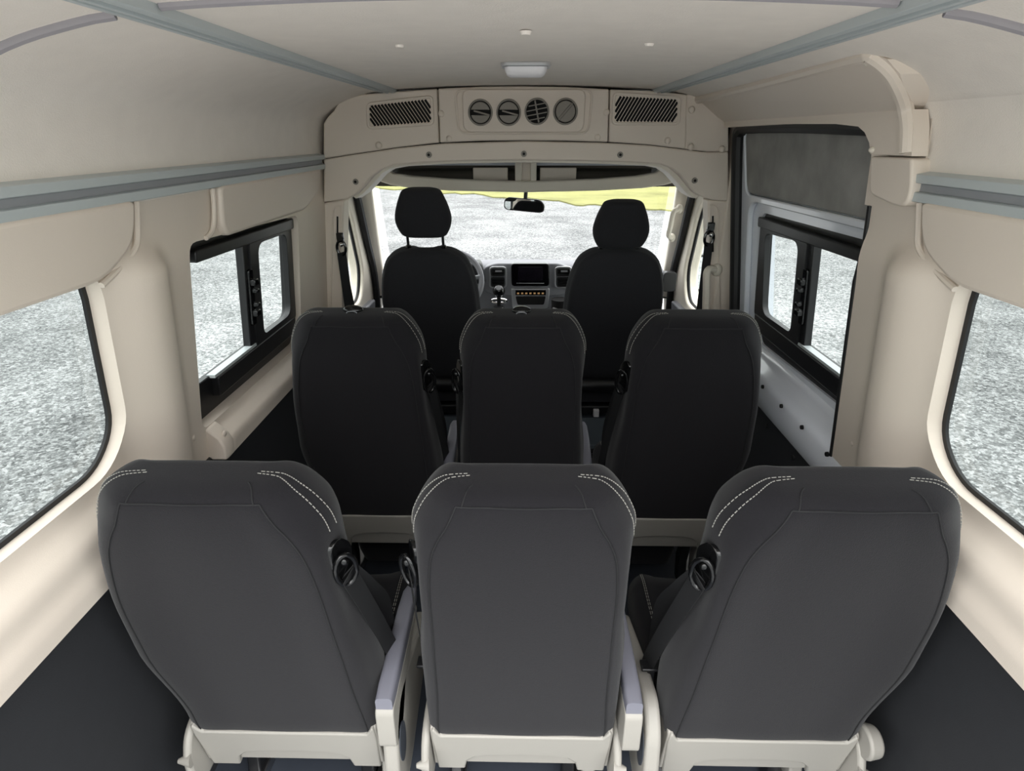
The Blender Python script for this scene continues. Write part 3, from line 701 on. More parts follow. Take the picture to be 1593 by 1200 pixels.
# front rail above the windscreen handled by the shelf; cowl below
bm = new(); box(bm, (0, 4.05, 0.72), (1.96, 0.12, 0.5)); box(bm, (0, 3.95, 0.2), (1.96, 0.3, 0.9)); prop(obj('wall_front', bm, M['black']), kind='structure')
bm = new(); box(bm, (0, 3.5, -0.03), (2.06, 1.0, 0.06)); prop(obj('floor.001', bm, M['cabgrey']), kind='structure')
for s, n in ((-1, 2), (1, 3)):
    dr = empty('door_%d' % n, (s * 0.98, 3.2, 0.9), kind='structure')
    def pdd(o): o.matrix_parent_inverse = dr.matrix_basis.inverted(); return o
    f = fW(s, 0.915, 0.10)
    out = [(2.80, 0.1), (4.08, 0.1), (4.08, 0.86), (3.80, 1.04), (3.34, 1.60), (3.10, 1.74), (2.80, 1.76)]
    hole = round_poly([(2.90, 0.93), (3.50, 0.93), (3.545, 1.10), (3.29, 1.47), (3.12, 1.62), (2.90, 1.63)], [0.02, 0.12, 0.10, 0.10, 0.06, 0.03])
    bm = new(); plate(bm, out, [hole], f, 0.0, 0.09); pdd(obj('door_shell', bm, M['beige_cab'], dr, bevel=0.012, seg=3))
    bm = new(); plate(bm, offset_in(hole, -0.012), [], f, 0.045, 0.05); pdd(obj('pane', bm, M['cab_glass'], dr, smooth=0))
    bm = new(); tube(bm, [f(u, v, 0.03) for u, v in hole], 0.010, 6, closed=True); pdd(obj('window_seal', bm, M['rubber'], dr))
    bm = new(); pts = [f(3.86, 0.60, -0.02), f(3.80, 0.86, -0.02), f(3.70, 1.08, -0.02), f(3.52, 1.30, -0.02), f(3.34, 1.53, -0.02), f(3.26, 1.62, -0.02)]
    tube(bm, catmull(pts, 4), 0.022, 8); pdd(obj('door_seal', bm, M['rubber'], dr))
    bm = new(); tube(bm, [f(2.90, 0.3, 0.0), f(2.90, 1.0, 0.0), f(2.90, 1.70, 0.0)], 0.024, 8); pdd(obj('post_seal', bm, M['rubber'], dr))
    bm = new(); plate(bm, round_poly([(2.95, 0.80), (3.70, 0.80), (3.70, 0.88), (2.95, 0.90)], 0.02), [], f, -0.035, 0.01); pdd(obj('sill_cap', bm, M['dash'], dr, bevel=0.01))
    # exterior mirror
    mr = empty('door_mirror', on_wall(551, 436, -1, 1.16, 0) if s < 0 else on_wall(1081, 436, 1, 1.16, 0), 'grey exterior mirror outside the cab door on the %s side' % ('steering wheel' if s < 0 else 'sliding door'), 'mirror', 'exterior door mirrors')
    bm = new(); sweep_path(bm, [[(u * k, y, v * k) for u, v in rrect(-0.10, -0.17, 0.10, 0.17, 0.05)] for y, k in ((0.0, 1.0), (0.05, 1.0), (0.10, 0.85), (0.12, 0.6))]); obj('housing', bm, M['black'], mr)
    bm = new(); plate(bm, rrect(-0.085, -0.06, 0.085, 0.155, 0.03), [], lambda u, v, d: (u, d, v), -0.006, -0.001); obj('mirror_glass', bm, M['mirror'], mr)
    bm = new(); plate(bm, rrect(-0.085, -0.155, 0.085, -0.075, 0.03), [], lambda u, v, d: (u, d, v), -0.006, -0.001); obj('wide_angle_glass', bm, M['mirror'], mr)
    bm = new(); box(bm, (-s * 0.14, 0.05, -0.11), (0.14, 0.06, 0.05)); obj('arm', bm, M['black'], mr, bevel=0.01)

# overhead shelf in the cab
YS = 3.15
shelf = empty('overhead_shelf', (0, YS, 1.68), 'beige overhead storage shelf under the roof above the windscreen', 'shelf')
def ps(o): o.matrix_parent_inverse = shelf.matrix_basis.inverted(); return o
fs = fXZ(YS)
lip = X_([(575, 262), (606, 258), (604, 264), (612, 270), (640, 274), (700, 278.5), (760, 281), (815, 282), (870, 281), (930, 278.5), (990, 274), (1020, 269), (1029, 263), (1028, 257), (1062, 262), (1058, 276), (1050, 284), (1035, 288), (1000, 293), (930, 297), (815, 299.5), (700, 297), (640, 293), (607, 288), (592, 283), (580, 274)], YS)
bm = new(); plate(bm, lip, [], fs, 0.0, 0.05); ps(obj('shelf_lip', bm, M['beige_cab'], shelf, bevel=0.008, seg=3))
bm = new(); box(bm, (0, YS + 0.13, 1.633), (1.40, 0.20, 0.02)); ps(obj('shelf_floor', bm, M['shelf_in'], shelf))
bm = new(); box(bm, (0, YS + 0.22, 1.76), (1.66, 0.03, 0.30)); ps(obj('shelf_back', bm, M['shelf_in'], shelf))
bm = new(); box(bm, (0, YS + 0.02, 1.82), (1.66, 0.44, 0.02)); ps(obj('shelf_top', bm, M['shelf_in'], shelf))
for x0, x1 in ((803, 810), (827, 833)):
    a = on_y(x0, 258, YS + 0.02).x; b = on_y(x1, 258, YS + 0.02).x
    bm = new(); box(bm, ((a + b) / 2, YS + 0.03, 1.72), (b - a + 0.012, 0.03, 0.2)); ps(obj('divider', bm, M['beige_cab'], shelf, bevel=0.004))
a = on_y(810, 258, YS + 0.02).x; b = on_y(827, 258, YS + 0.02).x
bm = new(); box(bm, ((a + b) / 2, YS + 0.05, 1.72), (b - a, 0.02, 0.2)); ps(obj('divider_web', bm, M['beige'], shelf))
for x0, x1 in ((736, 790), (840, 896)):
    a = xz(x0, 264, YS + 0.12); b = xz(x1, 282, YS + 0.12)
    bm = new(); box(bm, ((a[0] + b[0]) / 2, YS + 0.12, (a[1] + b[1]) / 2 - 0.005), (b[0] - a[0], 0.02, a[1] - b[1] + 0.03)); ps(obj('flap', bm, M['beige'], shelf, bevel=0.004))
# side fillers joining shelf to posts
for s in (-1, 1):
    bm = new(); box(bm, (s * 0.845, YS + 0.05, 1.76), (0.14, 0.34, 0.20)); ps(obj('shelf_end', bm, M['beige_cab'], shelf, bevel=0.02))

# rear-view mirror
pm = on_y(815, 319, 3.32)
rv = empty('rear_view_mirror', pm, 'small black rear-view mirror hanging at the top of the windscreen', 'mirror')
rv.rotation_euler = (math.radians(1), math.radians(2), math.radians(-13))
secs = []
base = [(p[0], p[1]) for p in round_poly([(-0.112, 0.020), (-0.092, 0.036), (0.090, 0.032), (0.116, 0.006), (0.112, -0.030), (0.09, -0.037), (-0.098, -0.032), (-0.114, -0.018)], 0.02)]
for y, k in ((0.0, 1.0), (0.012, 1.0), (0.03, 0.8), (0.035, 0.5)): secs.append([(u * k, y, v * k) for u, v in base])
bm = new(); sweep_path(bm, secs); obj('housing', bm, M['black'], rv)
bm = new(); plate(bm, [(u * 0.95, v * 0.88) for u, v in base], [], lambda u, v, d: (u, d, v), -0.002, 0.004); obj('mirror_glass', bm, M['mirror'], rv)
bm = new(); tube(bm, [(0, 0.03, 0.0), (0.0, 0.035, 0.05), (0, 0.05, 0.12)], 0.011, 8); obj('stem', bm, M['black'], rv)

# dashboard
YD = 3.50
dash = empty('dashboard', (0, YD, 0.9), 'grey dashboard with a dark display between two pairs of vents', 'dashboard')
def pdh(o): o.matrix_parent_inverse = dash.matrix_basis.inverted(); return o
def D_(pts, y=YD): return [xz(a, b, y) for a, b in pts]
fD = fXZ(YD)
bm = new(); secs = []
for x in (-0.87, -0.58, -0.30, 0.0, 0.30, 0.58, 0.87):
    dz = -0.05 * (abs(x) / 0.95) ** 2
    secs.append([(x, YD + 0.04, 0.30), (x, YD + 0.03, 0.80), (x, YD + 0.02, 1.08 + dz), (x, YD + 0.05, 1.135 + dz), (x, YD + 0.14, 1.155 + dz), (x, YD + 0.32, 1.09 + dz), (x, YD + 0.52, 1.00), (x, YD + 0.52, 0.30)])
sweep_path(bm, secs); pdh(obj('dash_body', bm, M['dash'], dash, smooth=50))
cen = D_([(752, 416), (770, 409), (870, 409), (888, 418), (888, 452), (872, 459), (770, 459), (752, 450)])
bm = new(); plate(bm, round_poly(cen, 0.03), [], fD, -0.02, 0.06); pdh(obj('centre_stack', bm, M['dash'], dash, bevel=0.006))
for x0, x1 in ((761, 789), (862, 890)):
    o_ = round_poly(D_([(x0, 413), (x1, 413), (x1, 447), (x0, 447)]), 0.03)
    bm = new(); plate(bm, o_, [offset_in(o_, 0.010)], fD, -0.034, -0.012); vt = pdh(obj('vent_surround', bm, M['silver'], dash, bevel=0.003))
    for (ya, yb) in ((416, 428), (430, 444.5)):
        v_ = round_poly(D_([(x0 + 3.5, ya), (x1 - 3.5, ya), (x1 - 3.5, yb), (x0 + 3.5, yb)]), 0.012)
        bm = new(); plate(bm, v_, [offset_in(v_, 0.006)], fD, -0.036, -0.015); vv = pdh(obj('vent', bm, M['black'], dash, bevel=0.002))
        bm = new(); plate(bm, offset_in(v_, 0.004), [], fD, -0.0225, -0.0205); b_1 = obj('backing', bm, M['dark'], vv)
        xs = [p[0] for p in v_]; zs = [p[1] for p in v_]
        its = [b_1]
        for k in range(3):
            z = min(zs) + (max(zs) - min(zs)) * (k + 0.8) / 3.4
            bm = new(); box(bm, ((min(xs) + max(xs)) / 2, YD - 0.028, z), (max(xs) - min(xs) - 0.012, 0.012, 0.003)); its.append(obj('blade', bm, M['black'], vv))
        if ya == 416:
            bm = new(); box(bm, ((min(xs) + max(xs)) / 2 + 0.004, YD - 0.036, max(zs) - 0.016), (0.04, 0.006, 0.009)); its.append(obj('tab', bm, M['silver'], vv))
        for o in its: o.matrix_parent_inverse = (dash.matrix_basis @ vv.matrix_parent_inverse).inverted()
sc_o = round_poly(D_([(795, 408), (854, 408), (854, 443), (796, 443)]), 0.02)
bm = new(); plate(bm, sc_o, [], fD, -0.045, 0.0); pdh(obj('display', bm, M['screen'], dash, bevel=0.005))
a, b = D_([(804, 438), (846, 438)]); bm = new(); box(bm, ((a[0] + b[0]) / 2, YD - 0.046, a[1]), (b[0] - a[0], 0.003, 0.004)); pdh(obj('display_strip', bm, M['silver'], dash))
sc2 = D_([(806, 413), (844, 413), (844, 435), (806, 435)]); bm = new(); plate(bm, sc2, [], fD, -0.0465, -0.044); pdh(obj('display_glass', bm, mat('dark_violet_screen', (26, 22, 30), 0.1), dash))
# lower console
lc = round_poly(D_([(795, 448), (855, 448), (853, 477), (846, 481), (804, 481), (797, 477)], YD - 0.02), 0.01)
bm = new(); plate(bm, lc, [], fXZ(YD - 0.04), 0.0, 0.06); pdh(obj('climate_panel', bm, M['silver'], dash, bevel=0.004))
lb_ = D_([(802, 451), (849, 451), (849, 459), (802, 459)], YD - 0.04); bm = new(); plate(bm, lb_, [], fXZ(YD - 0.04), -0.006, 0.004); pdh(obj('button_strip', bm, M['gloss'], dash))
for k in range(7):
    a = xz(806 + 6.4 * k, 456.5, YD - 0.046); bm = new(); box(bm, (a[0], YD - 0.047, a[1]), (0.013, 0.004, 0.009)); pdh(obj('button', bm, M['led'], dash))
lb_ = round_poly(D_([(802, 461), (849, 461), (846, 474), (805, 474)], YD - 0.04), 0.01); bm = new(); plate(bm, lb_, [], fXZ(YD - 0.04), -0.004, 0.004); pdh(obj('storage_recess', bm, M['dark'], dash))
bm = new(); sweep_path(bm, [[(x, y, z) for x, z in ((-0.06, z0), (0.34, z0), (0.34, z1), (-0.06, z1))] for y, z0, z1 in ((YD - 0.16, 0.35, 0.80), (YD - 0.06, 0.35, 0.87), (YD + 0.04, 0.35, 0.90))]); pdh(obj('lower_console', bm, M['dash'], dash, bevel=0.02))
cu = on_y(872, 467, YD - 0.12); bm = new(); cyl(bm, (cu.x, YD - 0.10, cu.z - 0.06), (cu.x, YD - 0.10, cu.z), 0.05, 0.055, 24); ch = pdh(obj('cup_holder', bm, M['dark'], dash))
bm = new(); sweep_path(bm, [[(x, y, z) for x, z in ((0.18, z0), (0.42, z0), (0.42, z1), (0.18, z1))] for y, z0, z1 in ((YD - 0.20, 0.6, cu.z - 0.06), (YD - 0.03, 0.6, cu.z - 0.01))]); pdh(obj('tray', bm, M['silver'], dash, bevel=0.01))
for a0, b0 in ((1038, 441),):
    p = on_y(1039, 436, YD + 0.0)
    bm = new(); plate(bm, rrect(p.x - 0.03, p.z - 0.07, p.x + 0.05, p.z + 0.05, 0.02), [], fD, -0.01, 0.04); pdh(obj('side_vent', bm, M['black'], dash, bevel=0.004))
# gear lever
pk = on_y(776, 453, YD - 0.22)
gl = empty('gear_lever', (pk.x, YD - 0.22, pk.z - 0.14), 'gear lever with round black knob on the dash console', 'gear lever')
bm = new(); ball(bm, (0, 0, 0.14), 0.036, (1, 1, 0.95), 20); kn = obj('knob', bm, M['gloss'], gl)
bm = new(); cyl(bm, (0, -0.024, 0.162), (0, -0.029, 0.167), 0.016, n=20); obj('knob_badge', bm, M['silver'], kn)
bm = new(); cyl(bm, (0, 0, 0.03), (0, 0, 0.12), 0.012); obj('stick', bm, M['black'], gl)
bm = new(); tube(bm, catmull([(0.046 * math.cos(t), 0.02, 0.075 + 0.012 * math.sin(t)) for t in [2 * math.pi * k / 12 for k in range(12)]], 2, True), 0.007, 8, closed=True); obj('collar', bm, M['chrome'], gl)
bm = new(); cyl(bm, (0, 0, -0.06), (0, 0, 0.05), 0.075, 0.03, 20); obj('gaiter', bm, M['black'], gl)
bm = new(); sweep_path(bm, [[(u, v, z) for u, v in rrect(-0.11, -0.08, 0.11, 0.10, 0.02)] for z in (-0.14, -0.055)]); obj('lever_base', bm, M['dash'], gl, bevel=0.006)
# steering wheel
pswl = on_y(682, 462, 3.22)
sw = empty('steering_wheel', (-0.425, 3.20, 1.115), 'dark grey steering wheel in front of the driver seat, partly hidden by it', 'steering wheel')
sw.rotation_euler = (math.radians(48), 0, 0)
bm = new(); tube(bm, [(0.195 * math.cos(t), 0.195 * math.sin(t), 0) for t in [2 * math.pi * k / 40 for k in range(40)]], 0.016, 10, closed=True); obj('rim', bm, M['dash'], sw)
bm = new(); secs = [[(u * k, v * k, z) for u, v in rrect(-0.085, -0.075, 0.085, 0.065, 0.03)] for z, k in ((-0.05, 0.8), (-0.01, 1.0), (0.012, 0.9), (0.02, 0.6))]; sweep_path(bm, secs); obj('hub', bm, M['black'], sw)
for a in (10, 170, 270):
    t = math.radians(a); bm = new(); tube(bm, [(0.06 * math.cos(t), 0.06 * math.sin(t), -0.01), (0.19 * math.cos(t), 0.19 * math.sin(t), 0)], 0.016, 8, flat=0.6); obj('spoke', bm, M['silver'], sw)
bm = new(); cyl(bm, (0, 0, -0.03), (0, 0, -0.30), 0.045); obj('column', bm, M['black'], sw)
# instrument hood beside the wheel
bm = new(); sweep_path(bm, [[(x, y, z) for x, y, z in ((-0.62 + k, 3.42, 1.045), (-0.22 - k, 3.42, 1.045), (-0.24 - k, 3.45, 1.17 - k * 0.3), (-0.60 + k, 3.45, 1.17 - k * 0.3))] for k in (0.0,)] + [[(-0.60, 3.62, 1.045), (-0.24, 3.62, 1.045), (-0.26, 3.62, 1.16), (-0.58, 3.62, 1.16)]]); pdh(obj('instrument_hood', bm, M['black'], dash, bevel=0.02))

# belts and handles on the B pillars
def pillar_belt(s, slot, anchor, loop, end, label):
    a = on_y(*anchor, YC - 0.005); o = empty('seat_belt', a, label, 'seat belt', 'cab seat belts on the pillars')
    def pp(x): x.matrix_parent_inverse = o.matrix_basis.inverted(); return x
    bm = new(); box(bm, a, (0.032, 0.02, 0.035)); pp(obj('height_slider', bm, M['gloss'], o, bevel=0.005))
    l = on_y(*loop, YC - 0.015); bm = new(); tube(bm, [(l.x + 0.020 * math.cos(t), l.y, l.z + 0.032 * math.sin(t)) for t in [2 * math.pi * k / 16 for k in range(16)]], 0.007, 8, closed=True); box(bm, (l.x - s * 0.0, l.y + 0.004, l.z + 0.028), (0.03, 0.015, 0.025)); pp(obj('belt_loop', bm, M['gloss'], o))
    bm = new(); ball(bm, (l.x + 0.004, l.y - 0.012, l.z + 0.018), 0.011, n=12); pp(obj('bolt', bm, M['chrome'], o))
    e = on_y(*end, YC + 0.05); e2 = Vector((l.x, YC - 0.02, 0.45))
    bm = new(); ribbon(bm, [(l.x, l.y - 0.006, l.z - 0.02), (l.x + (e.x - l.x) * 0.4, l.y + 0.02, l.z - 0.18), e, (e.x + (e.x - l.x) * 0.3, YC + 0.06, e.z - 0.35)], 0.047, (0.5, 0.8 * -s, 0), 0.003)
    if s < 0: ribbon(bm, [(l.x, l.y - 0.004, l.z - 0.02), (l.x - s * 0.0, YC + 0.0, l.z - 0.3), (l.x, YC + 0.0, 0.45)], 0.047, (0.6, 0.7 * -s, 0), 0.003)
    pp(obj('webbing', bm, M['webbing'], o))
pillar_belt(-1, None, (529, 368), (531, 386), (546, 478), 'black cab seat belt hanging on the beige pillar behind the driver door')
pillar_belt(1, None, (1106, 352), (1103, 371), (1090, 478), 'black cab seat belt on the pillar with the vertical beige grab handle')
def handle(pts, label, r, name='grab_handle'):
    P = [Vector(p) for p in pts]; o = empty(name, P[0], label, 'handle')
    bm = new(); tube(bm, catmull(P, 5), r, 10); x = obj('grip', bm, M['beige_cab'], o); x.matrix_parent_inverse = o.matrix_basis.inverted()
    for p in (P[0], P[-1]):
        bm = new(); ball(bm, p, r * 1.5, (1, 1, 1.2), 14); x = obj('mount', bm, M['beige_cab'], o); x.matrix_parent_inverse = o.matrix_basis.inverted()
handle([on_y(1115, 420, YC), on_y(1101, 421, YC - 0.045), on_y(1099, 450, YC - 0.05), on_y(1098, 520, YC - 0.05), on_y(1104, 560, YC)], 'long vertical beige grab handle on the pillar beside the sliding door', 0.017)
handle([on_y(1057, 325, 3.36), on_y(1048, 330, 3.33), on_y(1043, 352, 3.36), on_y(1040, 366, 3.40), on_y(1045, 370, 3.46)], 'short beige grab handle on the windscreen post above the passenger seat', 0.014)

# ================================================================== SEATS
REC = math.radians(10)
ZB = 0.426                    # height of the backrest's lower edge
def bk(x, y, z): return (x, y * math.cos(REC) - z * math.sin(REC), ZB + y * math.sin(REC) + z * math.cos(REC))
#        z,    wr,    wm,    yr,    yf,   bolster
BACK = [(-0.02, 0.232, 0.248, 0.004, 0.150, 0.020), (0.02, 0.236, 0.256, 0.000, 0.160, 0.024), (0.10, 0.232, 0.262, 0.000, 0.170, 0.030), (0.20, 0.226, 0.262, 0.000, 0.175, 0.036),
        (0.32, 0.222, 0.256, 0.000, 0.175, 0.038), (0.45, 0.216, 0.238, 0.000, 0.172, 0.036), (0.58, 0.212, 0.233, 0.000, 0.168, 0.034), (0.68, 0.202, 0.236, 0.000, 0.162, 0.032),
        (0.735, 0.184, 0.231, 0.001, 0.155, 0.030), (0.770, 0.164, 0.219, 0.003, 0.146, 0.024), (0.800, 0.150, 0.204, 0.006, 0.136, 0.016), (0.820, 0.141, 0.190, 0.011, 0.126, 0.008),
        (0.831, 0.135, 0.178, 0.022, 0.118, 0.002), (0.837, 0.129, 0.166, 0.036, 0.110, -0.002), (0.840, 0.116, 0.150, 0.050, 0.103, -0.002), (0.841, 0.085, 0.11, 0.062, 0.096, 0.0)]
SEG = 6
def back_ring(wr, wm, yr, yf, bo):
    t = yf - yr
    ctl = [(-wr, yr), (-wr * 0.5, yr - 0.004), (0, yr - 0.006), (wr * 0.5, yr - 0.004), (wr, yr), (wm - 0.006, yr + t * 0.32), (wm, yr + t * 0.62), (wm * 0.885, yf), (wm * 0.69, yf - bo * 0.35),
           (wm * 0.36, yf - bo), (0.0, yf - bo), (-wm * 0.36, yf - bo), (-wm * 0.69, yf - bo * 0.35), (-wm * 0.885, yf), (-wm, yr + t * 0.62), (-wm + 0.006, yr + t * 0.32)]
    return [(p.x, p.y) for p in catmull([(a, b, 0) for a, b in ctl], SEG, True)]
CACHE = {}
def cached(key, fn):
    if key not in CACHE: CACHE[key] = fn()
    return CACHE[key]
def interp_rows(rows, n):
    P = catmull([(r[0], r[1], r[2]) for r in rows], n); Q = catmull([(r[3], r[4], r[5]) for r in rows], n)
    return [(a.x, a.y, a.z, b.x, b.y, b.z) for a, b in zip(P, Q)]
ROWS = interp_rows(BACK, 3)
SIDE = 0
def bulge(x, z):
    """wall-side seats carry a wider outer flank"""
    if SIDE * x <= 0: return x
    return x * (1 + 0.19 * sm(0.06, 0.34, z) * (1 - 0.8 * sm(0.45, 0.78, z)) * min(1, abs(x) / 0.2))
def back_mesh():
    bm = new(); sweep_path(bm, [[bk(bulge(x, r[0]), y, r[0]) for x, y in back_ring(*r[1:])] for r in ROWS])
    return finish(bm, 'backrest', 60)
def surf(i_col, row, out=0.0012):
    pts = back_ring(*row[1:]); x, y = pts[i_col]
    n = Vector((pts[(i_col + 1) % len(pts)][0] - pts[i_col - 1][0], pts[(i_col + 1) % len(pts)][1] - pts[i_col - 1][1])); nn = Vector((n.y, -n.x)).normalized()
    return bk(bulge(x, row[0]) + nn.x * out, y + nn.y * out, row[0])
def row_at(z): return min(range(len(ROWS)), key=lambda i: abs(ROWS[i][0] - z))
K0, K4 = 0, 4 * SEG
def seams_mesh():
    bm = new(); kt = row_at(0.820)
    for col in (K0 + 1, K4 - 1):
        tube(bm, [surf(col, r) for r in ROWS[1:kt + 1]], 0.0016, 6)
    tube(bm, [surf(c, ROWS[kt]) for c in range(K0 + 1, K4)], 0.0018, 6)
    kt2 = len(ROWS) - 3
    for col in (K0 + 2, K4 - 2): tube(bm, [surf(col, r) for r in ROWS[kt:kt2]], 0.0016, 6)
    return finish(bm, 'seam', 60)
def stitch_mesh(sd):
    bm = new()
    for c in ((5 * SEG, 5 * SEG + 3) if sd > 0 else (15 * SEG, 15 * SEG - 3)):
        P = [Vector(surf(c, r, 0.0014)) for r in ROWS]; a0 = row_at(0.70)
        for A, B in zip(P[a0:], P[a0 + 1:]):
            n = max(1, round((B - A).length / 0.009))
            for k in range(n): tube(bm, [A.lerp(B, (k + 0.1) / n), A.lerp(B, (k + 0.75) / n)], 0.0011, 5)
    return finish(bm, 'stitching', 60)
def panel_mesh():
    bm = new()
    # plate with an arch-shaped pull recess along its lower edge
    o = [(-0.236, -0.175), (-0.16, -0.175), (-0.152, -0.13), (-0.13, -0.108), (-0.09, -0.098), (0, -0.094), (0.09, -0.098), (0.13, -0.108), (0.152, -0.13), (0.16, -0.175), (0.236, -0.175), (0.243, -0.02), (0.241, 0.026), (0.234, 0.030), (0.226, 0.012), (0.218, 0.0), (-0.218, 0.0), (-0.226, 0.012), (-0.234, 0.030), (-0.241, 0.026), (-0.243, -0.02)]
    plate(bm, o, [], lambda u, v, d: bk(u, d, v), -0.010, 0.03)
    plate(bm, [(-0.20, -0.165), (0.20, -0.165), (0.20, -0.03), (-0.20, -0.03)], [], lambda u, v, d: bk(u, d, v), 0.002, 0.05)
    return finish(bm, 'back_panel', 35)
def shell_mesh(s):
    bm = new(); plate(bm, round_poly([(-0.006, -0.165), (0.13, -0.165), (0.15, -0.06), (0.05, 0.03), (-0.006, 0.028)], 0.015), [], lambda u, v, d: bk(s * d, u, v), 0.234, 0.246)
    return finish(bm, 'panel_end', 35)
def cushion_mesh():
    bm = new(); secs = []
    for y, w, zt, zb in ((0.10, 0.225, 0.415, 0.30), (0.13, 0.240, 0.445, 0.29), (0.25, 0.246, 0.440, 0.28), (0.42, 0.250, 0.445, 0.28), (0.52, 0.250, 0.450, 0.28), (0.575, 0.243, 0.440, 0.285), (0.60, 0.225, 0.415, 0.30), (0.61, 0.20, 0.37, 0.32)):
        b = 0.016
        ctl = [(-w + 0.03, zb), (0, zb), (w - 0.03, zb), (w, zb + 0.03), (w, zt - 0.03), (w - 0.035, zt + b), (w - 0.09, zt + b * 0.3), (0, zt - 0.004), (-w + 0.09, zt + b * 0.3), (-w + 0.035, zt + b), (-w, zt - 0.03), (-w, zb + 0.03)]
        secs.append([(p.x, y, p.y) for p in catmull([(a, c, 0) for a, c in ctl], 4, True)])
    sweep_path(bm, secs); return finish(bm, 'cushion', 60)
def cushion_seam(s):
    bm = new()
    for dx in (0.0, 0.010):
        P = catmull([(s * (0.207 + dx * 0.6), y, z) for y, z in ((0.16, 0.4645), (0.25, 0.4605), (0.42, 0.4655), (0.52, 0.4705), (0.57, 0.462))], 8)
        for a, b in zip(P, P[1:]): tube(bm, [a.lerp(b, 0.1), a.lerp(b, 0.75)], 0.0012, 5)
    return finish(bm, 'stitching', 60)
def skirt_mesh():
    bm = new(); secs = []
    for z, k, y0 in ((0.06, 0.9, 0.17), (0.12, 0.97, 0.155), (0.22, 1.0, 0.145), (0.29, 0.98, 0.14)):
        secs.append([(x * k, y, z) for x, y in rrect(-0.19, y0, 0.12, 0.50, 0.05)])
    sweep_path(bm, secs); return finish(bm, 'seat_base', 60)
def skirt_loop():
    bm = new(); tube(bm, catmull([(-0.085, 0.142, 0.27), (-0.083, 0.138, 0.235), (-0.07, 0.137, 0.225), (-0.03, 0.137, 0.225), (-0.017, 0.138, 0.235), (-0.015, 0.142, 0.27)], 4), 0.004, 8); return finish(bm, 'wire_loop')
def leg_mesh(x):
    bm = new(); sweep_path(bm, [[(x + dx, y + dy, z) for dx, dy in ((-0.02, -0.03), (0.02, -0.03), (0.02, 0.03), (-0.02, 0.03))] for y, z in ((0.16, 0.30), (0.14, 0.22), (0.17, 0.10), (0.15, 0.0))]); return finish(bm, 'leg')
def foot_mesh(x):
    bm = new(); box(bm, (x, 0.34, 0.02), (0.05, 0.52, 0.04)); return finish(bm, 'foot_rail')
def cover_poly(big):
    return round_poly([(-0.045, 0.20), (-0.055, 0.33), (-0.035, 0.47), (0.03, 0.53), (0.16, 0.50), (0.34, 0.44), (0.46, 0.40), (0.45, 0.30), (0.20, 0.23), (0.08, 0.19)] if big else
                      [(-0.035, 0.22), (-0.045, 0.34), (-0.01, 0.42), (0.08, 0.44), (0.30, 0.40), (0.42, 0.37), (0.40, 0.30), (0.14, 0.22)], 0.04)
def cover_mesh(s, big):
    bm = new(); x0 = 0.250 if not big else 0.268
    plate(bm, cover_poly(big), [], lambda u, v, d: (s * d, u, v), x0, x0 + (0.040 if big else 0.022))
    return finish(bm, 'side_cover')
def lever_mesh(s):
    bm = new(); cyl(bm, (s * 0.25, -0.03, 0.345), (s * 0.284, -0.035, 0.345), 0.020, 0.006, 14); return finish(bm, 'lever')
def recess_mesh(s):
    bm = new(); plate(bm, ellipse(0.005, 0.385, 0.034, 0.066), [], lambda u, v, d: (s * d, u, v), 0.306, 0.3105); return finish(bm, 'cover_recess')
def armrest_pad():
    bm = new(); secs = []
    for y, z0, z1, w in ((-0.04, 0.555, 0.60, 0.021), (0.0, 0.55, 0.606, 0.022), (0.12, 0.555, 0.612, 0.022), (0.24, 0.56, 0.614, 0.022), (0.32, 0.565, 0.610, 0.020), (0.355, 0.572, 0.600, 0.014)):
        secs.append([(0.285 + x, y, z) for x, z in round_poly([(-w, z0), (w, z0), (w, z1), (-w, z1)], 0.012, 3)])
    sweep_path(bm, secs); return finish(bm, 'armrest_pad', 50)
def armrest_body():
    bm = new(); plate(bm, round_poly([(-0.05, 0.43), (-0.048, 0.565), (0.30, 0.575), (0.30, 0.555), (0.10, 0.50), (0.03, 0.42)], 0.02), [], lambda u, v, d: (d, u, v), 0.262, 0.308)
    return finish(bm, 'armrest')
def end_knob(s):
    bm = new(); cyl(bm, (s * 0.255, -0.005, 0.43), (s * 0.295, -0.005, 0.43), 0.046, 0.038, 24); return finish(bm, 'pivot_cap')
def guide_mesh(s):
    bm = new()
    o = round_poly([(-0.022, -0.055), (0.026, -0.05), (0.034, 0.02), (0.010, 0.062), (-0.02, 0.055)], 0.018)
    plate(bm, o, [], lambda u, v, d: bk(s * (0.226 + u * 0.45 + d), 0.046 + u + d * 0.3, 0.615 + v), 0.0, 0.014)
    tube(bm, [bk(s * (0.250 + 0.018 * math.cos(t)), 0.038 + 0.014 * math.cos(t), 0.60 + 0.045 * math.sin(t)) for t in [2 * math.pi * k / 18 for k in range(18)]], 0.006, 8, closed=True)
    return finish(bm, 'belt_guide')
def guide_bolt(s):
    bm = new(); ball(bm, bk(s * 0.250, 0.036, 0.628), 0.009, (1, 0.7, 1), 14); return finish(bm, 'bolt')
def strap_mesh(s):
    bm = new()
    P = [bk(s * 0.250, 0.045, 0.575), bk(s * 0.262, 0.085, 0.40), bk(s * 0.272, 0.125, 0.22), (s * 0.276, 0.15, 0.50), (s * 0.272, 0.17, 0.36)]
    ribbon(bm, catmull(P, 6), 0.046, (s * 0.35, 1, 0.1), 0.0025)
    P = [bk(s * 0.246, 0.055, 0.575), bk(s * 0.252, 0.13, 0.42), bk(s * 0.255, 0.20, 0.25), bk(s * 0.248, 0.20, 0.06)]
    ribbon(bm, catmull(P, 6), 0.046, (s * 0.6, 1, 0.0), 0.0025)
    return finish(bm, 'belt_webbing', 60)
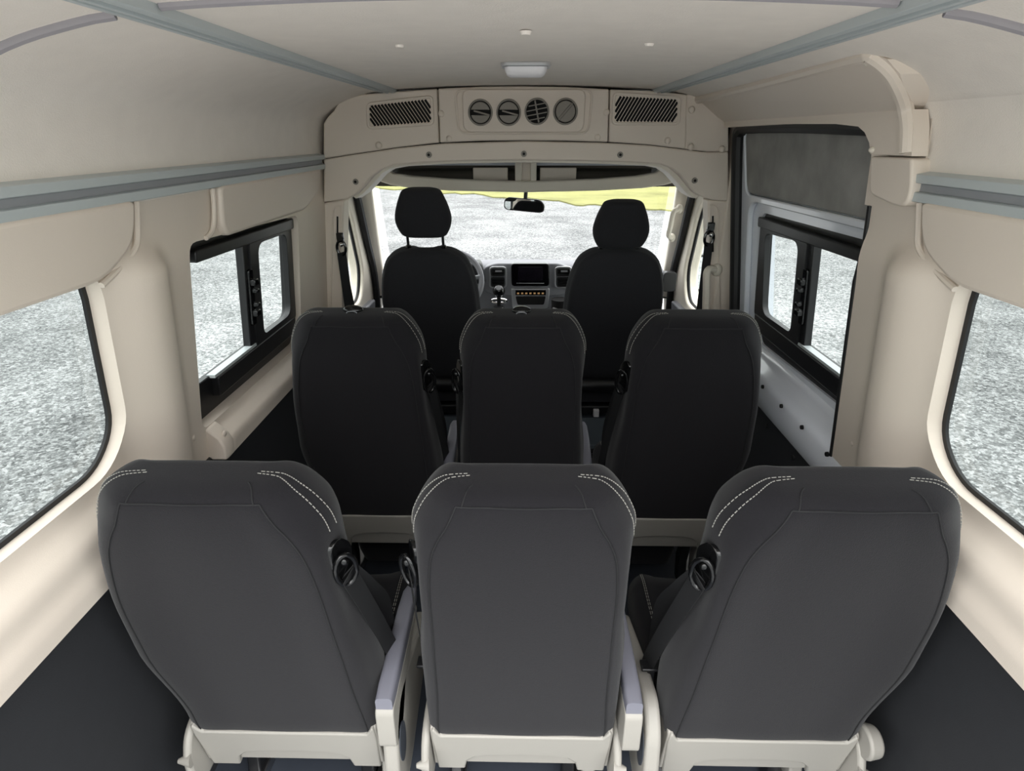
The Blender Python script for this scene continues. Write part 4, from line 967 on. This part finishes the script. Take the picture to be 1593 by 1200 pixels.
def tongue_mesh(s):
    bm = new(); box(bm, (s * 0.268, 0.13, 0.53), (0.06, 0.035, 0.010)); box(bm, (s * 0.268, 0.135, 0.49), (0.022, 0.022, 0.07)); return finish(bm, 'belt_tongue')
def buckle_mesh(s):
    bm = new(); box(bm, (s * 0.245, 0.20, 0.47), (0.03, 0.022, 0.075), Matrix.Rotation(0.4, 4, 'Y')); return finish(bm, 'buckle')
def oval_mesh():
    bm = new(); ball(bm, bk(-0.005, 0.085, 0.842), 0.036, (1, 0.6, 0.42), 20); return finish(bm, 'release_button')
def oval_mark():
    bm = new(); tube(bm, [bk(-0.005 + 0.018 * math.cos(t), 0.062, 0.842 + 0.005 * math.sin(t)) for t in [2 * math.pi * k / 14 for k in range(14)]], 0.0014, 6, closed=True); return finish(bm, 'button_ring')

def passenger_seat(x, y, label, belt, arm, covers, oval, sx=1.0, side=0, sz=1.0, group='rear passenger seats in two rows'):
    global SIDE
    SIDE = side
    r = empty('passenger_seat', (x, y, 0), label, 'seat', group); r.scale = (sx, 1, sz)
    b = link('backrest', cached(('back', side), back_mesh), r, M['fabric'])
    link('seam', cached(('seam', side), seams_mesh), b, M['seam']); [link('stitching', cached(('stitch', side, e), lambda: stitch_mesh(e)), b, M['thread']) for e in (-1, 1)]
    p = link('back_panel', cached('panel', panel_mesh), r, M['beige_light'], 0.004); [link('panel_end', cached(('shell', e), lambda: shell_mesh(e)), p, M['beige_light'], 0.004) for e in (-1, 1)]
    c = link('cushion', cached('cush', cushion_mesh), r, M['fabric']); [link('stitching', cached(('cs', e), lambda: cushion_seam(e)), c, M['thread']) for e in (-1, 1)]
    sb = link('seat_base', cached('skirt', skirt_mesh), r, M['fabric']); link('wire_loop', cached('loop', skirt_loop), sb, M['steel'])
    for k, lx in enumerate((-0.205, 0.15, 0.215)): link('leg', cached('leg%d' % k, lambda: leg_mesh(lx)), r, M['black'] if k < 2 else M['beige_light'], 0.006)
    for k, lx in enumerate((-0.20, 0.20)): link('foot_rail', cached('foot%d' % k, lambda: foot_mesh(lx)), r, M['steel'], 0.004)
    for s in (-1, 1):
        big = covers[0 if s < 0 else 1]
        cv = link('side_cover', cached(('cov', s, big), lambda: cover_mesh(s, big)), r, M['beige_light'], 0.010, 3)
        if big: link('cover_recess', cached(('rec', s), lambda: recess_mesh(s)), cv, M['floor'])
        else: link('lever', cached(('lev', s), lambda: lever_mesh(s)), r, M['beige_light'])
    if arm:
        a = link('armrest', cached('arm', armrest_body), r, M['beige_light'], 0.008, 3); pad = link('armrest_pad', cached('pad', armrest_pad), a, M['pad'])
        if arm == 'up':                                                 # tipped up a little about its pivot
            a.matrix_local = Matrix.Translation((0, 0.0, 0.52)) @ Matrix.Rotation(math.radians(14), 4, 'X') @ Matrix.Translation((0, 0.0, -0.52))
    g = link('belt_guide', cached(('gd', belt), lambda: guide_mesh(belt)), r, M['gloss'], 0.003); link('bolt', cached(('bo', belt), lambda: guide_bolt(belt)), g, M['gloss'])
    w = link('belt_webbing', cached(('st', belt), lambda: strap_mesh(belt)), r, M['webbing']); link('belt_tongue', cached(('to', belt), lambda: tongue_mesh(belt)), w, M['black'], 0.003)
    link('buckle', cached(('bu', belt), lambda: buckle_mesh(belt)), r, M['steel'], 0.004)
    if oval:
        ov = link('release_button', cached('ov', oval_mesh), r, M['gloss']); link('button_ring', cached('ovm', oval_mark), ov, M['dash'])
    return r
passenger_seat(-0.620, 1.03, 'dark cloth seat in the rear row beside the left wall', 1, True, (False, True), False, 1.0, -1)
passenger_seat(0.005, 1.03, 'dark cloth middle seat of the rear row, between two others, closest to the camera', -1, True, (False, False), False, 0.97)
p3 = passenger_seat(0.630, 1.03, 'dark cloth seat in the rear row beside the right wall, black belt slanting left', -1, False, (True, False), False, 1.0, 1)
kn = link('pivot_cap', cached('ek', lambda: end_knob(1)), p3, M['beige_light'], 0.008, 3)
passenger_seat(-0.568, 1.95, 'dark seat in the second row by the left sliding window, oval button on top', 1, 'up', (False, False), True, 0.96, -1, 1.045)
passenger_seat(0.001, 1.95, 'dark middle seat of the second row, in line with the gear lever', -1, 'up', (False, False), True, 0.93, 0, 1.045)
passenger_seat(0.588, 1.95, 'dark seat in the second row beside the white sliding door', -1, False, (True, False), False, 0.95, 1, 1.045)

# cab seats
def cab_back_mesh(W):
    bm = new(); rows = [(-0.06, 0.215, 0.10, 0.03), (0.0, 0.236, 0.16, 0.0), (0.10, 0.243, 0.17, 0.0), (0.25, 0.245, 0.165, -0.004), (0.40, 0.240, 0.15, -0.006), (0.50, 0.226, 0.14, -0.004), (0.58, 0.200, 0.13, 0.0), (0.62, 0.170, 0.12, 0.006), (0.645, 0.125, 0.11, 0.018), (0.655, 0.07, 0.095, 0.035)]
    P = catmull([(a, b, 0) for a, b, c, d in rows], 4); Q = catmull([(c, d, 0) for a, b, c, d in rows], 4); secs = []
    for p, q in zip(P, Q):
        z, w, yf, yr = p.x, p.y * W, q.x, q.y; t = yf - yr
        ctl = [(-w * 0.82, yr + 0.008), (0, yr), (w * 0.82, yr + 0.008), (w * 0.97, yr + t * 0.35), (w, yr + t * 0.65), (w * 0.88, yf), (w * 0.4, yf - 0.02), (-w * 0.4, yf - 0.02), (-w * 0.88, yf), (-w, yr + t * 0.65), (-w * 0.97, yr + t * 0.35)]
        secs.append([cb(v.x, v.y, z) for v in catmull([(a, b, 0) for a, b in ctl], 5, True)])
    sweep_path(bm, secs); return finish(bm, 'backrest', 60)
def cb(x, y, z):
    a = math.radians(11); return (x, y * math.cos(a) - z * math.sin(a), 0.73 + y * math.sin(a) + z * math.cos(a))
def headrest_mesh(z0):
    bm = new(); rows = [(0.0, 0.088, 0.030), (0.012, 0.106, 0.040), (0.05, 0.124, 0.050), (0.09, 0.128, 0.054), (0.14, 0.116, 0.052), (0.18, 0.100, 0.048), (0.205, 0.086, 0.040), (0.215, 0.060, 0.026)]
    P = catmull([(a, b, c) for a, b, c in rows], 4)
    secs = [[cb(u, 0.075 + v, z0 + p.x) for u, v in [(p.y * math.copysign(abs(math.cos(t)) ** 0.6, math.cos(t)), p.z * math.copysign(abs(math.sin(t)) ** 0.7, math.sin(t))) for t in [2 * math.pi * k / 40 for k in range(40)]]] for p in P]
    sweep_path(bm, secs); return finish(bm, 'headrest', 60)
def cab_seat(x, y, gap, label, W):
    r = empty('cab_seat', (x, y, 0), label, 'seat', 'front seats of the cab')
    link('backrest', cab_back_mesh(W), r, M['fabric_dark'])
    h = link('headrest', headrest_mesh(0.655 + gap), r, M['fabric_dark'])
    for s in (-1, 1):
        bm = new(); cyl(bm, cb(s * 0.082, 0.075, 0.60), cb(s * 0.082, 0.075, 0.70 + gap), 0.0065, n=12); o = obj('headrest_post', bm, M['black'], h)
        bm = new(); cyl(bm, cb(s * 0.082, 0.075, 0.635), cb(s * 0.082, 0.075, 0.662), 0.017, 0.013, 14); o = obj('post_sleeve', bm, M['gloss'], r)
    bm = new(); secs = []
    for yy, w, zt in ((0.02, 0.20, 0.66), (0.05, 0.235, 0.70), (0.25, 0.25, 0.69), (0.45, 0.25, 0.70), (0.50, 0.22, 0.66)):
        secs.append([(a, yy, b) for a, b in round_poly([(-w, 0.56), (w, 0.56), (w, zt), (-w, zt)], 0.04)])
    sweep_path(bm, secs); obj('cushion', bm, M['fabric_dark'], r, smooth=60)
    bm = new(); tube(bm, [(-0.22, 0.02, 0.66), (0.22, 0.02, 0.66)], 0.042, 12); obj('cushion_roll', bm, M['black'], r)
    bm = new(); box(bm, (0, 0.22, 0.515), (0.46, 0.42, 0.05)); obj('seat_frame', bm, M['black'], r, bevel=0.008)
    for s in (-1, 1):
        bm = new(); box(bm, (s * 0.19, 0.20, 0.475), (0.04, 0.46, 0.03)); obj('slide_rail', bm, M['steel'], r, bevel=0.003)
    bm = new(); sweep_path(bm, [[(u, v, z) for u, v in rrect(-0.26 - k, 0.02 - k, 0.26 + k, 0.46, 0.02)] for z, k in ((0.0, 0.02), (0.30, 0.01), (0.30, 0.0), (0.46, 0.0))]); obj('pedestal', bm, M['cabgrey'], r, smooth=30)
    bm = new(); box(bm, (-0.05, 0.0, 0.505), (0.03, 0.03, 0.04)); obj('latch', bm, M['white_pl'], r, bevel=0.004)
    for k in range(5):
        bm = new(); box(bm, (-0.10, -0.012 - 0.004 * (4 - k) / 4, 0.28 - 0.032 * k), (0.16, 0.03, 0.012)); obj('vent_slot', bm, M['dark'], r)
    return r
cab_seat(-0.455, 2.79, 0.055, 'black driver seat with raised headrest on two posts, before the steering wheel', 1.0)
cab_seat(0.447, 2.79, 0.004, 'black passenger cab seat, its headrest pushed fully down', 1.0)
